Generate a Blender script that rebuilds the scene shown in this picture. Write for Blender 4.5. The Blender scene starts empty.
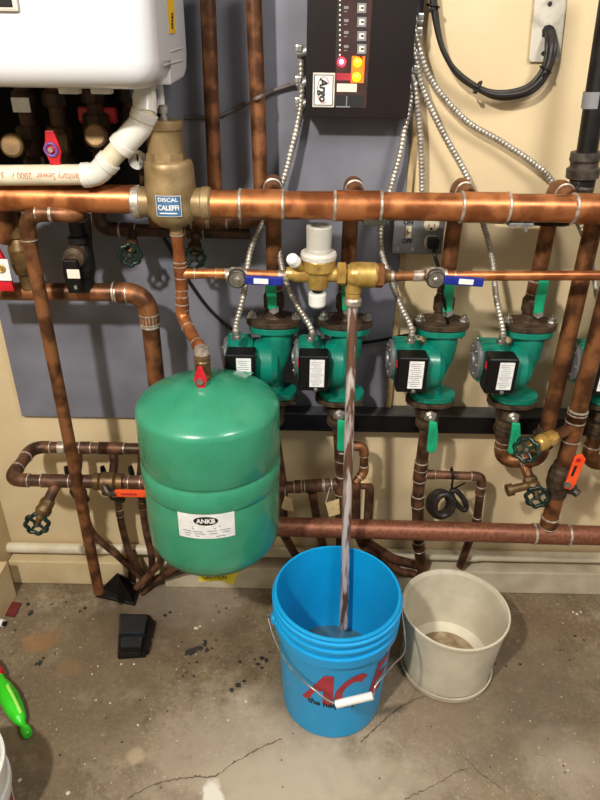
import bpy, bmesh, math, random
from mathutils import Vector, Matrix
random.seed(7)
V = Vector
PI = math.pi
SC = bpy.context.scene
COL = SC.collection

# ------------------------------------------------------------------ camera
FPX, PITCH, ROLL, CAMD, CAMH = 640.0, math.radians(29.0), math.radians(1.0), 1.53, 1.50
cam_d = bpy.data.cameras.new('camera'); cam = bpy.data.objects.new('camera', cam_d); COL.objects.link(cam)
cam_d.sensor_fit = 'VERTICAL'; cam_d.sensor_height = 24.0; cam_d.lens = FPX / 800.0 * 24.0
cam_d.clip_start = 0.02
CR = Matrix.Rotation(PI / 2 - PITCH, 3, 'X') @ Matrix.Rotation(ROLL, 3, 'Z')
CO = V((0, -CAMD, CAMH))
cam.matrix_world = Matrix.Translation(CO) @ CR.to_4x4()
SC.camera = cam

def ray(x, y):
    return (CR @ V(((x - 300) / FPX, (400 - y) / FPX, -1.0)))
def P(x, y, d):
    """point at distance d in front of the back wall, seen at photo position x, y"""
    r = ray(x, y); t = (-d - CO.y) / r.y
    return CO + r * t
def PZ(x, y, z):
    r = ray(x, y); t = (z - CO.z) / r.z
    return CO + r * t

# ------------------------------------------------------------------ materials
MATS = {}
def srgb(c):
    f = lambda u: u / 12.92 if u <= .04045 else ((u + .055) / 1.055) ** 2.4
    return tuple(f(v / 255.0) for v in c) + (1.0,)
def mat(name, c1, c2=None, rough=.5, metal=0.0, scale=30.0, detail=4.0, bump=0.0, emit=None, es=0.0, spec=.5, coat=0.0, r2=None, trans=0.0, lo=.35, hi=.68, stretch=None):
    m = bpy.data.materials.new(name); m.use_nodes = True
    nt = m.node_tree; N = nt.nodes; L = nt.links
    b = N['Principled BSDF']
    b.inputs['Roughness'].default_value = rough; b.inputs['Metallic'].default_value = metal
    b.inputs['Specular IOR Level'].default_value = spec; b.inputs['Coat Weight'].default_value = coat
    b.inputs['Transmission Weight'].default_value = trans
    tc = N.new('ShaderNodeTexCoord'); nz = N.new('ShaderNodeTexNoise')
    nz.inputs['Scale'].default_value = scale; nz.inputs['Detail'].default_value = detail
    if stretch:
        mp = N.new('ShaderNodeMapping'); mp.inputs['Scale'].default_value = stretch
        L.new(tc.outputs['Object'], mp.inputs['Vector']); L.new(mp.outputs['Vector'], nz.inputs['Vector'])
    else: L.new(tc.outputs['Object'], nz.inputs['Vector'])
    rp = N.new('ShaderNodeValToRGB')
    rp.color_ramp.elements[0].position = lo; rp.color_ramp.elements[1].position = hi
    rp.color_ramp.elements[0].color = srgb(c2 or c1); rp.color_ramp.elements[1].color = srgb(c1)
    L.new(nz.outputs['Fac'], rp.inputs['Fac']); L.new(rp.outputs['Color'], b.inputs['Base Color'])
    if r2 is not None:
        mr = N.new('ShaderNodeMapRange'); mr.inputs['From Min'].default_value = .35; mr.inputs['From Max'].default_value = .65
        mr.inputs['To Min'].default_value = r2; mr.inputs['To Max'].default_value = rough
        L.new(nz.outputs['Fac'], mr.inputs['Value']); L.new(mr.outputs['Result'], b.inputs['Roughness'])
    if bump:
        n2 = N.new('ShaderNodeTexNoise'); n2.inputs['Scale'].default_value = scale * 3; n2.inputs['Detail'].default_value = 6
        L.new(tc.outputs['Object'], n2.inputs['Vector'])
        bp = N.new('ShaderNodeBump'); bp.inputs['Strength'].default_value = bump; bp.inputs['Distance'].default_value = .002
        L.new(n2.outputs['Fac'], bp.inputs['Height']); L.new(bp.outputs['Normal'], b.inputs['Normal'])
    if emit:
        b.inputs['Emission Color'].default_value = srgb(emit); b.inputs['Emission Strength'].default_value = es
    MATS[name] = m
    return m
mat('copper', (192, 122, 74), (144, 84, 48), .44, .68, 22, 6, r2=.30, lo=.42, hi=.6)
mat('copper_dull', (142, 92, 56), (84, 52, 31), .52, .5, 24, 6, r2=.38, lo=.42, hi=.6)
mat('copper_brown', (118, 80, 58), (68, 45, 32), .55, .4, 26, 6, r2=.42, lo=.42, hi=.6)
mat('copper_red', (150, 96, 72), (120, 73, 54), .5, .5, 120, 3, r2=.4)
mat('copper_dark', (92, 62, 46), (58, 38, 28), .6, .3, 30, 5)
mat('copper_streaked', (214, 200, 196), (112, 80, 64), .42, .4, 60, 3, lo=.46, hi=.56, stretch=(1, 1, .1))
mat('solder', (214, 204, 190), (150, 132, 116), .4, .6, 90, 3)
mat('brass', (206, 172, 98), (172, 136, 68), .36, .5, 40, 4, r2=.28)
mat('fitting_dark', (70, 50, 34), (38, 28, 20), .55, .3, 40, 4)  # corroded brown-black, deepened to carry the shade under the boiler
mat('brass_dark', (128, 100, 60), (80, 60, 36), .45, .5, 40, 4)
mat('bronze', (160, 136, 98), (124, 102, 68), .46, .4, 26, 5, bump=.15)
mat('iron_brown', (94, 74, 54), (54, 42, 32), .6, .4, 50, 5, bump=.2)
mat('iron_grey', (96, 90, 82), (58, 52, 46), .5, .6, 40, 5)
mat('steel', (206, 204, 200), (160, 156, 150), .32, .9, 40, 3)
mat('conduit', (198, 192, 180), (156, 148, 136), .38, .6, 60, 3)
mat('galvanised', (172, 172, 168), (130, 130, 128), .45, .7, 60, 3)
mat('pump_green', (6, 130, 108), (4, 106, 88), .34, 0, 16, 3, coat=.2)
mat('tank_green', (54, 145, 112), (46, 132, 98), .32, 0, 14, 4, coat=.3, r2=.26)
mat('lever_green', (20, 168, 120), (10, 140, 98), .4)
mat('wheel_green', (20, 48, 38), (6, 20, 16), .3, .1, 90, 3)
mat('black_plastic', (14, 13, 14), (8, 7, 8), .38, 0, 60, 3, spec=.35)
mat('lid_dark', (40, 42, 48), (30, 32, 36), .3, 0, 40, 3)
mat('black_satin', (12, 11, 12), (7, 7, 8), .35, 0, 60, 3, spec=.35)
mat('panel_black', (24, 12, 12), (16, 8, 8), .5, 0, 14, 3, spec=.25)
mat('black_iron', (34, 32, 32), (16, 15, 15), .42, .4, 30, 4)
mat('rubber', (44, 38, 36), (26, 23, 22), .45, 0, 60, 3)
mat('grey_cord', (108, 98, 92), (86, 78, 74), .6)
mat('white_plastic', (236, 234, 230), (222, 220, 214), .35, 0, 20, 3)
mat('white_dull', (214, 210, 200), (192, 186, 174), .5, 0, 40, 4)
mat('boiler_white', (212, 212, 215), (206, 206, 209), .28, 0, 3, 2, coat=.2)
mat('cream_pipe', (218, 208, 184), (204, 192, 164), .45, 0, 20, 3)
mat('pvc_white', (218, 215, 208), (208, 203, 192), .3, 0, 20, 3)
mat('paper', (232, 232, 230), (214, 214, 212), .7, 0, 60, 3)
mat('print_grey', (128, 128, 132), None, .8)
mat('print_black', (18, 18, 20), None, .6)
mat('print_red', (172, 44, 58), (150, 34, 48), .5)
mat('print_pink', (186, 120, 104), None, .7)
mat('print_cream', (226, 214, 196), None, .6)
mat('sticker_yellow', (236, 190, 20), (222, 172, 14), .6)
mat('paper_yellow', (240, 224, 60), (226, 206, 40), .7)
mat('tag_tan', (214, 190, 140), (186, 160, 112), .8, 0, 60)
mat('label_blue', (70, 112, 150), (50, 90, 130), .5)
mat('lever_blue', (30, 44, 140), (18, 28, 110), .35)
mat('cap_blue', (84, 170, 220), None, .4)
mat('lever_red', (206, 30, 44), (170, 18, 30), .38)
mat('knob_purple', (110, 70, 140), None, .4)
mat('lever_orange', (248, 92, 40), (234, 74, 26), .45)
mat('bucket_blue', (14, 160, 222), (8, 148, 210), .36, 0, 6, 3)
mat('planter_cream', (216, 208, 186), (194, 184, 162), .5, 0, 12, 5)
mat('planter_dirt', (170, 152, 122), (128, 106, 78), .8, 0, 40, 5)
mat('backboard_grey', (118, 118, 128), (104, 104, 114), .55, 0, 10, 5)
mat('plate_grey', (202, 196, 182), (150, 142, 128), .5, .2, 30, 5, lo=.3, hi=.5)
mat('outlet_grey', (146, 146, 148), (126, 126, 128), .45, .5, 40, 4)
mat('ivory', (232, 220, 190), (220, 206, 172), .4)
mat('wood_edge', (196, 172, 128), (164, 138, 94), .6, 0, 30)
mat('board_beige', (200, 188, 164), (176, 162, 138), .6, 0, 14, 5)
mat('board_cream', (216, 196, 156), (196, 174, 132), .5, 0, 10, 5)
mat('toy_green', (60, 214, 40), (44, 196, 28), .35)
mat('toy_light', (150, 226, 90), None, .4)
mat('brick_red', (108, 36, 34), (84, 26, 26), .6, 0, 60)
mat('rail_lit_top', (86, 86, 88), (66, 66, 68), .4, .3, 30)  # grey stands for light falling on the black rail's top face
mat('led_red', (255, 60, 70), None, .3, emit=(255, 20, 40), es=12)
mat('orange_lens', (255, 120, 30), None, .4, emit=(255, 80, 10), es=.7)
mat('led_core', (255, 210, 210), None, .3, emit=(255, 120, 130), es=14)
mat('led_orange', (255, 150, 30), None, .3, emit=(255, 130, 10), es=9)
mat('lens_dark', (70, 50, 46), (56, 40, 38), .25, 0, 40)
mat('tar', (34, 32, 32), (50, 46, 44), .6, 0, 60)
mat('fleck', (206, 194, 172), None, .8)
mat('water', (60, 96, 112), None, .05, 0, 10)
mat('dark_tape', (52, 50, 34), (36, 34, 24), .6)

# ------------------------------------------------------------------ mesh builder
def frame(a):
    a = a.normalized(); u = V((0, 0, 1)).cross(a)
    if u.length < 1e-3: u = V((1, 0, 0))
    u.normalize(); return u, a.cross(u).normalized(), a

class M:
    def __init__(s, *mats): s.v = []; s.f = []; s.mi = []; s.sm = []; s.mats = list(mats)
    def mid(s, name):
        if name not in s.mats: s.mats.append(name)
        return s.mats.index(name)
    def add(s, vs, fs, m=None, smooth=True):
        o = len(s.v); k = s.mid(m) if m else 0
        s.v += [V(p) for p in vs]
        for f in fs: s.f.append([i + o for i in f]); s.mi.append(k); s.sm.append(smooth)
    def sweep(s, pts, r, m=None, seg=14, cap=True, squash=None):
        pts = [V(p) for p in pts]; n = len(pts)
        rs = r if isinstance(r, (list, tuple)) else [r] * n
        T = []
        for i in range(n):
            a = pts[max(i - 1, 0)]; b = pts[min(i + 1, n - 1)]
            t = b - a; T.append(t.normalized() if t.length > 1e-9 else V((0, 0, 1)))
        u, w, _ = frame(T[0]); vs = []; fs = []
        for i in range(n):
            if i:
                q = T[i - 1].rotation_difference(T[i]); u = q @ u
            u = (u - T[i] * u.dot(T[i])).normalized(); w = T[i].cross(u)
            for k in range(seg):
                an = 2 * PI * k / seg
                vs.append(pts[i] + (u * math.cos(an) + w * math.sin(an) * (squash or 1)) * rs[i])
        for i in range(n - 1):
            for k in range(seg):
                k2 = (k + 1) % seg
                fs.append((i * seg + k, i * seg + k2, (i + 1) * seg + k2, (i + 1) * seg + k))
        s.add(vs, fs, m)
        if cap:
            s.add([vs[k] for k in range(seg)][::-1], [tuple(range(seg))], m, False)
            s.add([vs[(n - 1) * seg + k] for k in range(seg)], [tuple(range(seg))], m, False)
    def lathe(s, o, a, prof, m=None, seg=24, flat=False, ru=1.0, rw=1.0, up=None):
        """prof: (distance along axis, radius); sharp corners get doubled rings"""
        o = V(o); u, w, a = frame(V(a))
        if up is not None:
            u = (V(up) - a * V(up).dot(a)).normalized(); w = a.cross(u)
        for i in range(len(prof) - 1):
            (t0, r0), (t1, r1) = prof[i], prof[i + 1]
            vs = []; fs = []
            for t, r in ((t0, r0), (t1, r1)):
                for k in range(seg):
                    an = 2 * PI * (k + (.5 if flat else 0)) / seg
                    vs.append(o + a * t + u * (math.cos(an) * r * ru) + w * (math.sin(an) * r * rw))
            for k in range(seg):
                k2 = (k + 1) % seg; fs.append((k, k2, seg + k2, seg + k))
            s.add(vs, fs, m, not flat)
        for (t, r), fl in ((prof[0], True), (prof[-1], False)):
            if r > 1e-5:
                vs = [o + a * t + u * (math.cos(2 * PI * (k + (.5 if flat else 0)) / seg) * r * ru) + w * (math.sin(2 * PI * (k + (.5 if flat else 0)) / seg) * r * rw) for k in range(seg)]
                s.add(vs[::-1] if fl else vs, [tuple(range(seg))], m, False)
    def revolve(s, o, a, prof, m=None, seg=40, up=None):
        """smooth open profile of revolution, no caps"""
        o = V(o); u, w, a = frame(V(a)); vs = []; fs = []; n = len(prof)
        for t, r in prof:
            for k in range(seg):
                an = 2 * PI * k / seg; vs.append(o + a * t + (u * math.cos(an) + w * math.sin(an)) * r)
        for i in range(n - 1):
            for k in range(seg):
                k2 = (k + 1) % seg; fs.append((i * seg + k, i * seg + k2, (i + 1) * seg + k2, (i + 1) * seg + k))
        s.add(vs, fs, m)
    def box(s, c, size, m=None, rot=None, bev=0.0, ax=None, seg=2):
        bm = bmesh.new(); bmesh.ops.create_cube(bm, size=1.0)
        bmesh.ops.scale(bm, vec=V(size), verts=bm.verts)
        if bev: bmesh.ops.bevel(bm, geom=list(bm.edges), offset=bev, segments=seg, affect='EDGES', profile=.6)
        R = rot if rot is not None else Matrix.Identity(3)
        if ax is not None: R = Matrix((ax[0], ax[1], ax[2])).transposed()
        bm.verts.index_update()
        s.add([V(c) + R @ v.co for v in bm.verts], [[v.index for v in f.verts] for f in bm.faces], m, False)
        bm.free()
    def prism(s, pts, vec, m=None, bev=0.0):
        pts = [V(p) for p in pts]; n = len(pts); vec = V(vec)
        nrm = V((0, 0, 0))
        for i in range(n): nrm += pts[i].cross(pts[(i + 1) % n])
        if nrm.dot(vec) > 0: pts = pts[::-1]
        bm = bmesh.new(); vs = [bm.verts.new(p) for p in pts]
        f = bm.faces.new(vs); r = bmesh.ops.extrude_face_region(bm, geom=[f])
        ev = [g for g in r['geom'] if isinstance(g, bmesh.types.BMVert)]
        bmesh.ops.translate(bm, vec=vec, verts=ev)
        bmesh.ops.recalc_face_normals(bm, faces=bm.faces)
        if bev: bmesh.ops.bevel(bm, geom=list(bm.edges), offset=bev, segments=2, affect='EDGES', profile=.6)
        bm.verts.index_update()
        s.add([v.co.copy() for v in bm.verts], [[v.index for v in f.verts] for f in bm.faces], m, False)
        bm.free()
    def ball(s, c, r, m=None, sc=(1, 1, 1), seg=14):
        c = V(c); n = seg // 2 + 1
        prof = [(-math.cos(PI * i / n), math.sin(PI * i / n)) for i in range(n + 1)]
        vs = []; fs = []
        for t, q in prof:
            for k in range(seg):
                an = 2 * PI * k / seg; vs.append(c + V((math.cos(an) * q * r * sc[0], math.sin(an) * q * r * sc[1], t * r * sc[2])))
        for i in range(n):
            for k in range(seg):
                k2 = (k + 1) % seg; fs.append((i * seg + k, i * seg + k2, (i + 1) * seg + k2, (i + 1) * seg + k))
        s.add(vs, fs, m)
    def ring(s, c, a, R, r, m=None, seg=28, sub=8):
        c = V(c); u, w, a = frame(V(a)); vs = []; fs = []
        for i in range(seg):
            an = 2 * PI * i / seg; d = u * math.cos(an) + w * math.sin(an)
            for k in range(sub):
                b = 2 * PI * k / sub; vs.append(c + d * (R + r * math.cos(b)) + a * (r * math.sin(b)))
        for i in range(seg):
            for k in range(sub):
                i2 = (i + 1) % seg; k2 = (k + 1) % sub
                fs.append((i * sub + k, i2 * sub + k, i2 * sub + k2, i * sub + k2))
        s.add(vs, fs, m)
    def text(s, txt, o, u, w, size, m, lift=.0006, bold=0.0, shear=0.0, fn=None, width=None, cut=None, align='CENTER'):
        cu = bpy.data.curves.new('t', 'FONT'); cu.body = txt; cu.size = 1.0; cu.align_x = align; cu.align_y = 'CENTER'
        cu.offset = bold; cu.shear = shear; cu.resolution_u = 3
        ob = bpy.data.objects.new('t', cu); COL.objects.link(ob)
        dg = bpy.context.evaluated_depsgraph_get(); ev = ob.evaluated_get(dg); me = ev.to_mesh()
        bm = bmesh.new(); bm.from_mesh(me); ev.to_mesh_clear()
        bpy.data.objects.remove(ob); bpy.data.curves.remove(cu)
        xs = [v.co.x for v in bm.verts]; k = (width / (max(xs) - min(xs))) if width else size
        for v in bm.verts: v.co.x *= k; v.co.y *= size
        if cut:
            x = min(v.co.x for v in bm.verts); xe = max(v.co.x for v in bm.verts)
            while x < xe:
                bmesh.ops.bisect_plane(bm, geom=bm.verts[:] + bm.edges[:] + bm.faces[:], plane_co=(x, 0, 0), plane_no=(1, 0, 0)); x += cut
        bm.verts.index_update()
        if fn: vs = [fn(v.co.x, v.co.y) for v in bm.verts]
        else:
            u = V(u).normalized(); w = V(w).normalized(); n = u.cross(w)
            vs = [V(o) + u * v.co.x + w * v.co.y + n * lift for v in bm.verts]
        s.add(vs, [[v.index for v in f.verts] for f in bm.faces], m, False)
        bm.free()
    def build(s, name, parent=None, org=None, kind=None):
        if org is None: org = WORLD[parent.name] if parent is not None else V((0, 0, 0))
        org = V(org)
        me = bpy.data.meshes.new(name)
        me.from_pydata([tuple(p - org) for p in s.v], [], s.f)
        for n in s.mats: me.materials.append(MATS[n])
        for p, k, q in zip(me.polygons, s.mi, s.sm): p.material_index = k; p.use_smooth = q
        me.update()
        ob = bpy.data.objects.new(name, me); COL.objects.link(ob); WORLD[ob.name] = org
        if parent is not None:
            ob.parent = parent; ob.location = org - WORLD[parent.name]
        else: ob.location = org
        if kind: ob['kind'] = kind
        return ob
WORLD = {}
def tag(o, label, cat, group=None):
    o['label'] = label; o['category'] = cat
    if group: o['group'] = group
    return o
def thing(name, label, cat, loc, group=None):
    o = bpy.data.objects.new(name, None); COL.objects.link(o); o.location = loc; o.empty_display_size = .02
    WORLD[o.name] = V(loc)
    return tag(o, label, cat, group)
def copy_thing(root, loc, label):
    c = root.copy(); COL.objects.link(c); c.location = loc; c['label'] = label; WORLD[c.name] = V(loc)
    for ch in list(root.children):
        k = ch.copy(); COL.objects.link(k); k.parent = c
        for g in list(ch.children):
            h = g.copy(); COL.objects.link(h); h.parent = k
    return c

# ------------------------------------------------------------------ paths
def fillet(pts, R, n=7):
    pts = [V(p) for p in pts]; out = [pts[0]]; corners = []
    for i in range(1, len(pts) - 1):
        a, b, c = pts[i - 1], pts[i], pts[i + 1]
        d1 = (a - b).normalized(); d2 = (c - b).normalized()
        ang = d1.angle(d2)
        if ang > PI - .03: out.append(b); continue
        t = min(R / math.tan(ang / 2), (a - b).length * .48, (c - b).length * .48)
        p1 = b + d1 * t; p2 = b + d2 * t
        arc = [p1.lerp(b, k / n).lerp(b.lerp(p2, k / n), k / n) for k in range(n + 1)]
        out += arc; corners.append((arc, d1, d2))
    out.append(pts[-1])
    return out, corners
def spline(pts, n=10):
    pts = [V(p) for p in pts]; q = [pts[0] * 2 - pts[1]] + pts + [pts[-1] * 2 - pts[-2]]; out = []
    for i in range(1, len(q) - 2):
        a, b, c, d = q[i - 1:i + 3]
        for k in range(n):
            t = k / n
            out.append(.5 * ((2 * b) + (c - a) * t + (2 * a - 5 * b + 4 * c - d) * t * t + (3 * b - a - 3 * c + d) * t ** 3))
    out.append(pts[-1]); return out
def resample(pts, step):
    out = [pts[0]]; acc = 0.0
    for a, b in zip(pts, pts[1:]):
        L = (b - a).length
        while acc + L >= step and L > 0:
            a = a + (b - a) * ((step - acc) / L); out.append(a); L = (b - a).length; acc = 0.0
        acc += L
    return out
def along(pts, t):
    """point and direction at fraction t of straight segment list"""
    Ls = [(b - a).length for a, b in zip(pts, pts[1:])]; s = t * sum(Ls)
    for (a, b), L in zip(zip(pts, pts[1:]), Ls):
        if s <= L: return a + (b - a) * (s / L), (b - a).normalized()
        s -= L
    return pts[-1], (pts[-1] - pts[-2]).normalized()

def collar(parent, p, d, r, ln, m='copper', name='coupling', rings=True, bul=1.12):
    p = V(p); d = V(d).normalized(); c = M(m)
    c.sweep([p - d * ln / 2, p + d * ln / 2], r * bul, m, 18)
    if rings:
        for s in (-1, 1):
            q = p + d * (ln / 2 * s); w = r * .13
            c.lathe(q - d * w, d, [(0, r * 1.06), (w * .5, r * (bul + .05)), (w * 1.5, r * (bul + .05)), (w * 2, r * 1.06)], 'solder', 18)
    return c.build(name, parent)

def pipe(name, label, cat, pts, r, m='copper', R=None, fit=(), elbows=True, group=None, parent=None, org=None, rings=True):
    """a pipe run: body mesh, elbow fittings at corners, couplings at photo-measured places"""
    pts = [V(p) for p in pts]
    path, corners = fillet(pts, R if R else r * 2.1)
    b = M(m); b.sweep(path, r, m, 18)
    ob = b.build(name, parent, org if org is not None else (pts[0] if parent is None else None))
    if parent is None: tag(ob, label, cat, group)
    if elbows:
        for arc, d1, d2 in corners:
            e = M(m); ex = r * .9
            e.sweep([arc[0] + d1 * ex] + arc + [arc[-1] + d2 * ex], r * 1.13, m, 18)
            if rings:
                for q, d in ((arc[0] + d1 * ex, d1), (arc[-1] + d2 * ex, d2)):
                    w = r * .13
                    e.lathe(q - d * w, d, [(0, r * 1.06), (w * .5, r * 1.18), (w * 1.5, r * 1.18), (w * 2, r * 1.06)], 'solder', 18)
            if parent is None: e.build('elbow', ob)
            else: e.build('elbow', parent)
    for f in fit:
        p, d = f[0]; collar(ob if parent is None else parent, p, d, r, f[1], f[2] if len(f) > 2 else m, f[3] if len(f) > 3 else 'coupling')
    return ob

def onseg(a, b, x, axis='x'):
    """point on world segment a-b whose photo x (or y) equals the value"""
    best = None
    for i in range(401):
        p = V(a).lerp(V(b), i / 400); q = CR.transposed() @ (p - CO)
        px = 300 + FPX * q.x / -q.z; py = 400 - FPX * q.y / -q.z
        e = abs((px if axis == 'x' else py) - x)
        if best is None or e < best[0]: best = (e, p)
    return best[1], (V(b) - V(a)).normalized()

def conduit(label, pts, r=.0068):
    sp = resample(spline(pts, 16), .0021)
    rs = [r * (1.07 if (i % 4) in (0, 1) else .87) for i in range(len(sp))]
    c = M('conduit'); c.sweep(sp, rs, 'conduit', 10)
    ob = c.build('flexible_conduit', None, pts[0]); tag(ob, label, 'conduit', 'armoured conduits from the control box')
    k = M('steel'); d = (sp[-1] - sp[-6]).normalized()
    k.lathe(sp[-1] - d * .018, d, [(0, r * 1.25), (.012, r * 1.25), (.012, r * 1.6), (.02, r * 1.6)], 'steel', 10)
    k.build('connector', ob)
    return ob

def wheel(parent, c, a, R, mat_='wheel_green', lobes=8):
    c = V(c); u, w, a = frame(V(a)); h = M(mat_)
    pts = []
    for i in range(lobes * 6 + 1):
        an = 2 * PI * i / (lobes * 6); rr = R * (1 + .09 * math.cos(lobes * an)) * .86
        pts.append(c + (u * math.cos(an) + w * math.sin(an)) * rr)
    h.sweep(pts, R * .17, mat_, 8, False)
    for k in range(4):
        an = PI / 4 + k * PI / 2; d = u * math.cos(an) + w * math.sin(an)
        h.sweep([c - a * R * .1, c + d * R * .45 - a * R * .06, c + d * R * .84], [R * .15, R * .13, R * .12], mat_, 8)
    h.lathe(c - a * R * .2, a, [(0, R * .3), (R * .25, R * .3)], mat_, 14)
    o = h.build('handwheel', parent)
    n = M('iron_grey'); n.lathe(c + a * R * .0, a, [(0, R * .2), (R * .2, R * .2), (R * .22, R * .12)], 'iron_grey', 6, True)
    n.build('nut', o)
    return o
# ================================================================== SETTING
LW = PZ(10, 589, 0).x           # left wall plane
def flat(name, a, b, c, d, m):
    k = M(m); k.add([a, b, c, d], [(0, 1, 2, 3)], m, False); o = k.build(name); o['kind'] = 'structure'; return o
# --- wall paint with faint blotches and a few stains of their own shape, plus one painted pump shadow
def blotch_material(name, base, base2, scale, marks, rough=.6, bump=.25, axes=('X', 'Z'), big=None, speck=None):
    m = mat(name, base, base2, rough, 0, scale, 6, bump)
    nt = m.node_tree; N = nt.nodes; L = nt.links; b = N['Principled BSDF']
    geo = N.new('ShaderNodeNewGeometry'); sep = N.new('ShaderNodeSeparateXYZ'); L.new(geo.outputs['Position'], sep.inputs[0])
    src = b.inputs['Base Color'].links[0].from_socket
    dn = N.new('ShaderNodeTexNoise'); dn.inputs['Scale'].default_value = 18; dn.inputs['Detail'].default_value = 5
    L.new(geo.outputs['Position'], dn.inputs['Vector'])
    def math_(op, a, c):
        n = N.new('ShaderNodeMath'); n.operation = op
        for i, q in enumerate((a, c)):
            if q is None: continue
            if isinstance(q, (int, float)): n.inputs[i].default_value = q
            else: L.new(q, n.inputs[i])
        return n.outputs[0]
    def mix(fac, col):
        nonlocal src
        x = N.new('ShaderNodeMix'); x.data_type = 'RGBA'
        L.new(fac, x.inputs['Factor']); L.new(src, x.inputs['A']); x.inputs['B'].default_value = srgb(col); src = x.outputs['Result']
    if big:
        for sc_, lo, hi, amt, col, off in big:
            nn = N.new('ShaderNodeTexNoise'); nn.inputs['Scale'].default_value = sc_; nn.inputs['Detail'].default_value = 7; nn.inputs['Roughness'].default_value = .65
            mp = N.new('ShaderNodeMapping'); mp.inputs['Location'].default_value = (off, off * .7, 0)
            L.new(geo.outputs['Position'], mp.inputs['Vector']); L.new(mp.outputs['Vector'], nn.inputs['Vector'])
            mr = N.new('ShaderNodeMapRange'); mr.inputs['From Min'].default_value = lo; mr.inputs['From Max'].default_value = hi; mr.inputs['To Max'].default_value = amt
            L.new(nn.outputs['Fac'], mr.inputs['Value']); mix(mr.outputs['Result'], col)
    for cx, cy, rx, ry, amt, edge, col in marks:
        dx = math_('DIVIDE', math_('SUBTRACT', sep.outputs[axes[0]], cx), rx)
        dy = math_('DIVIDE', math_('SUBTRACT', sep.outputs[axes[1]], cy), ry)
        d = math_('SQRT', math_('ADD', math_('MULTIPLY', dx, dx), math_('MULTIPLY', dy, dy)), None)
        d = math_('ADD', d, math_('MULTIPLY', math_('SUBTRACT', dn.outputs['Fac'], .5), 1.5))
        mr = N.new('ShaderNodeMapRange'); mr.inputs['From Min'].default_value = 1 + edge; mr.inputs['From Max'].default_value = 1 - edge; mr.inputs['To Max'].default_value = amt
        L.new(d, mr.inputs['Value']); mix(mr.outputs['Result'], col)
    L.new(src, b.inputs['Base Color'])
    return m
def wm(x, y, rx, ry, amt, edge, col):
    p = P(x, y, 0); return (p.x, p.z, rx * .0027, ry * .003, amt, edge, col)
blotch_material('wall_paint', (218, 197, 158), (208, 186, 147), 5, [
    wm(541, 355, 9, 8, .85, .12, (236, 226, 206)), wm(473, 397, 9, 16, .5, .3, (168, 142, 108)),  # second mark: cast shadow of the fourth pump, painted into the wall
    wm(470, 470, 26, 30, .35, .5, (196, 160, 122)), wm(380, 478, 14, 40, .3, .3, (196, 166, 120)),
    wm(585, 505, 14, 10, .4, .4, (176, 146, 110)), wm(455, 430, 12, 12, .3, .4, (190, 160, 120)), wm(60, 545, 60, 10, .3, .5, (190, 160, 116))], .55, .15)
def fm(x, y, rx, ry, amt, edge, col):
    p = PZ(x, y, 0); return (p.x, p.y, rx * .003, ry * .0042, amt, edge, col)
blotch_material('concrete', (142, 126, 98), (106, 91, 67), 11, [
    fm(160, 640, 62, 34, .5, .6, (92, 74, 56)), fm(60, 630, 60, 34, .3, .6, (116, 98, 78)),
    fm(430, 760, 110, 70, .25, .8, (186, 170, 150)), fm(250, 765, 90, 44, .55, .35, (186, 170, 150)), fm(300, 800, 60, 22, .5, .5, (196, 180, 160)),
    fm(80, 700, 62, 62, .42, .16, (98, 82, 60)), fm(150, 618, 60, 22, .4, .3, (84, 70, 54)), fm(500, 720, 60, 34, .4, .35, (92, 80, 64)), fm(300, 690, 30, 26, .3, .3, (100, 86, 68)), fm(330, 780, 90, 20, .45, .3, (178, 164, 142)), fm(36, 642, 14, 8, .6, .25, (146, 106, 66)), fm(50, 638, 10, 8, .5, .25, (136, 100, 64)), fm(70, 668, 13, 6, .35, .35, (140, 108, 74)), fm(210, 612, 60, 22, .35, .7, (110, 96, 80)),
    fm(555, 690, 50, 28, .6, .8, (92, 80, 68)), fm(540, 620, 40, 24, .45, .7, (112, 90, 68)), fm(520, 655, 36, 22, .35, .6, (112, 94, 74)),
    fm(190, 600, 50, 18, .3, .6, (176, 166, 150)), fm(70, 740, 80, 40, .3, .8, (118, 100, 78)), fm(578, 770, 30, 18, .5, .6, (178, 164, 146)),
    fm(420, 715, 40, 18, .4, .6, (140, 116, 94)), fm(136, 757, 7, 5, .55, .3, (182, 162, 128)), fm(212, 799, 8, 9, .85, .15, (226, 220, 208))], .62, .45, ('X', 'Y'),
    big=[(3.2, .45, .58, .6, (104, 86, 66), 1.3), (7.5, .52, .66, .5, (92, 78, 62), 4.1), (10, .56, .66, .45, (178, 166, 148), 9.1), (26, .55, .68, .55, (84, 72, 60), 2.2), (60, .5, .64, .6, (84, 72, 58), 5.2), (110, .54, .66, .5, (176, 164, 144), 3.3), (42, .62, .7, .6, (196, 184, 164), 7.7)])
fl = flat('floor', (LW - .0, -3.4, 0), (2.6, -3.4, 0), (2.6, 0, 0), (LW, 0, 0), 'concrete')
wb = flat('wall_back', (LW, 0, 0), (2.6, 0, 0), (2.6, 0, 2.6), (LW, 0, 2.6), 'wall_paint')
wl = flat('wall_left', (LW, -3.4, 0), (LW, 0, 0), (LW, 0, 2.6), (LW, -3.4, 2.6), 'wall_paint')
# curb along the wall foot: left board, then a greyer one
def board(name, x0, x1, d, h, m, lip=0.0):
    k = M(m); k.prism([(x0, 0, 0.0005), (x0, -d, .0005), (x0, -d, h), (x0, 0, h)], (x1 - x0, 0, 0), m, .004)
    o = k.build(name); o['kind'] = 'structure'; return o
xL = P(141, 588, .05).x; xR = P(166, 588, .05).x
board('baseboard_back', LW + .002, xL, .050, .092, 'board_cream')
board('trim_1', xR, 2.4, .056, .086, 'board_beige')
k = M('board_cream'); k.box((LW + .016, -.6, .07), (.03, 1.0, .14), 'board_cream', bev=.003); o = k.build('baseboard_left'); o['kind'] = 'structure'
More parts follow.
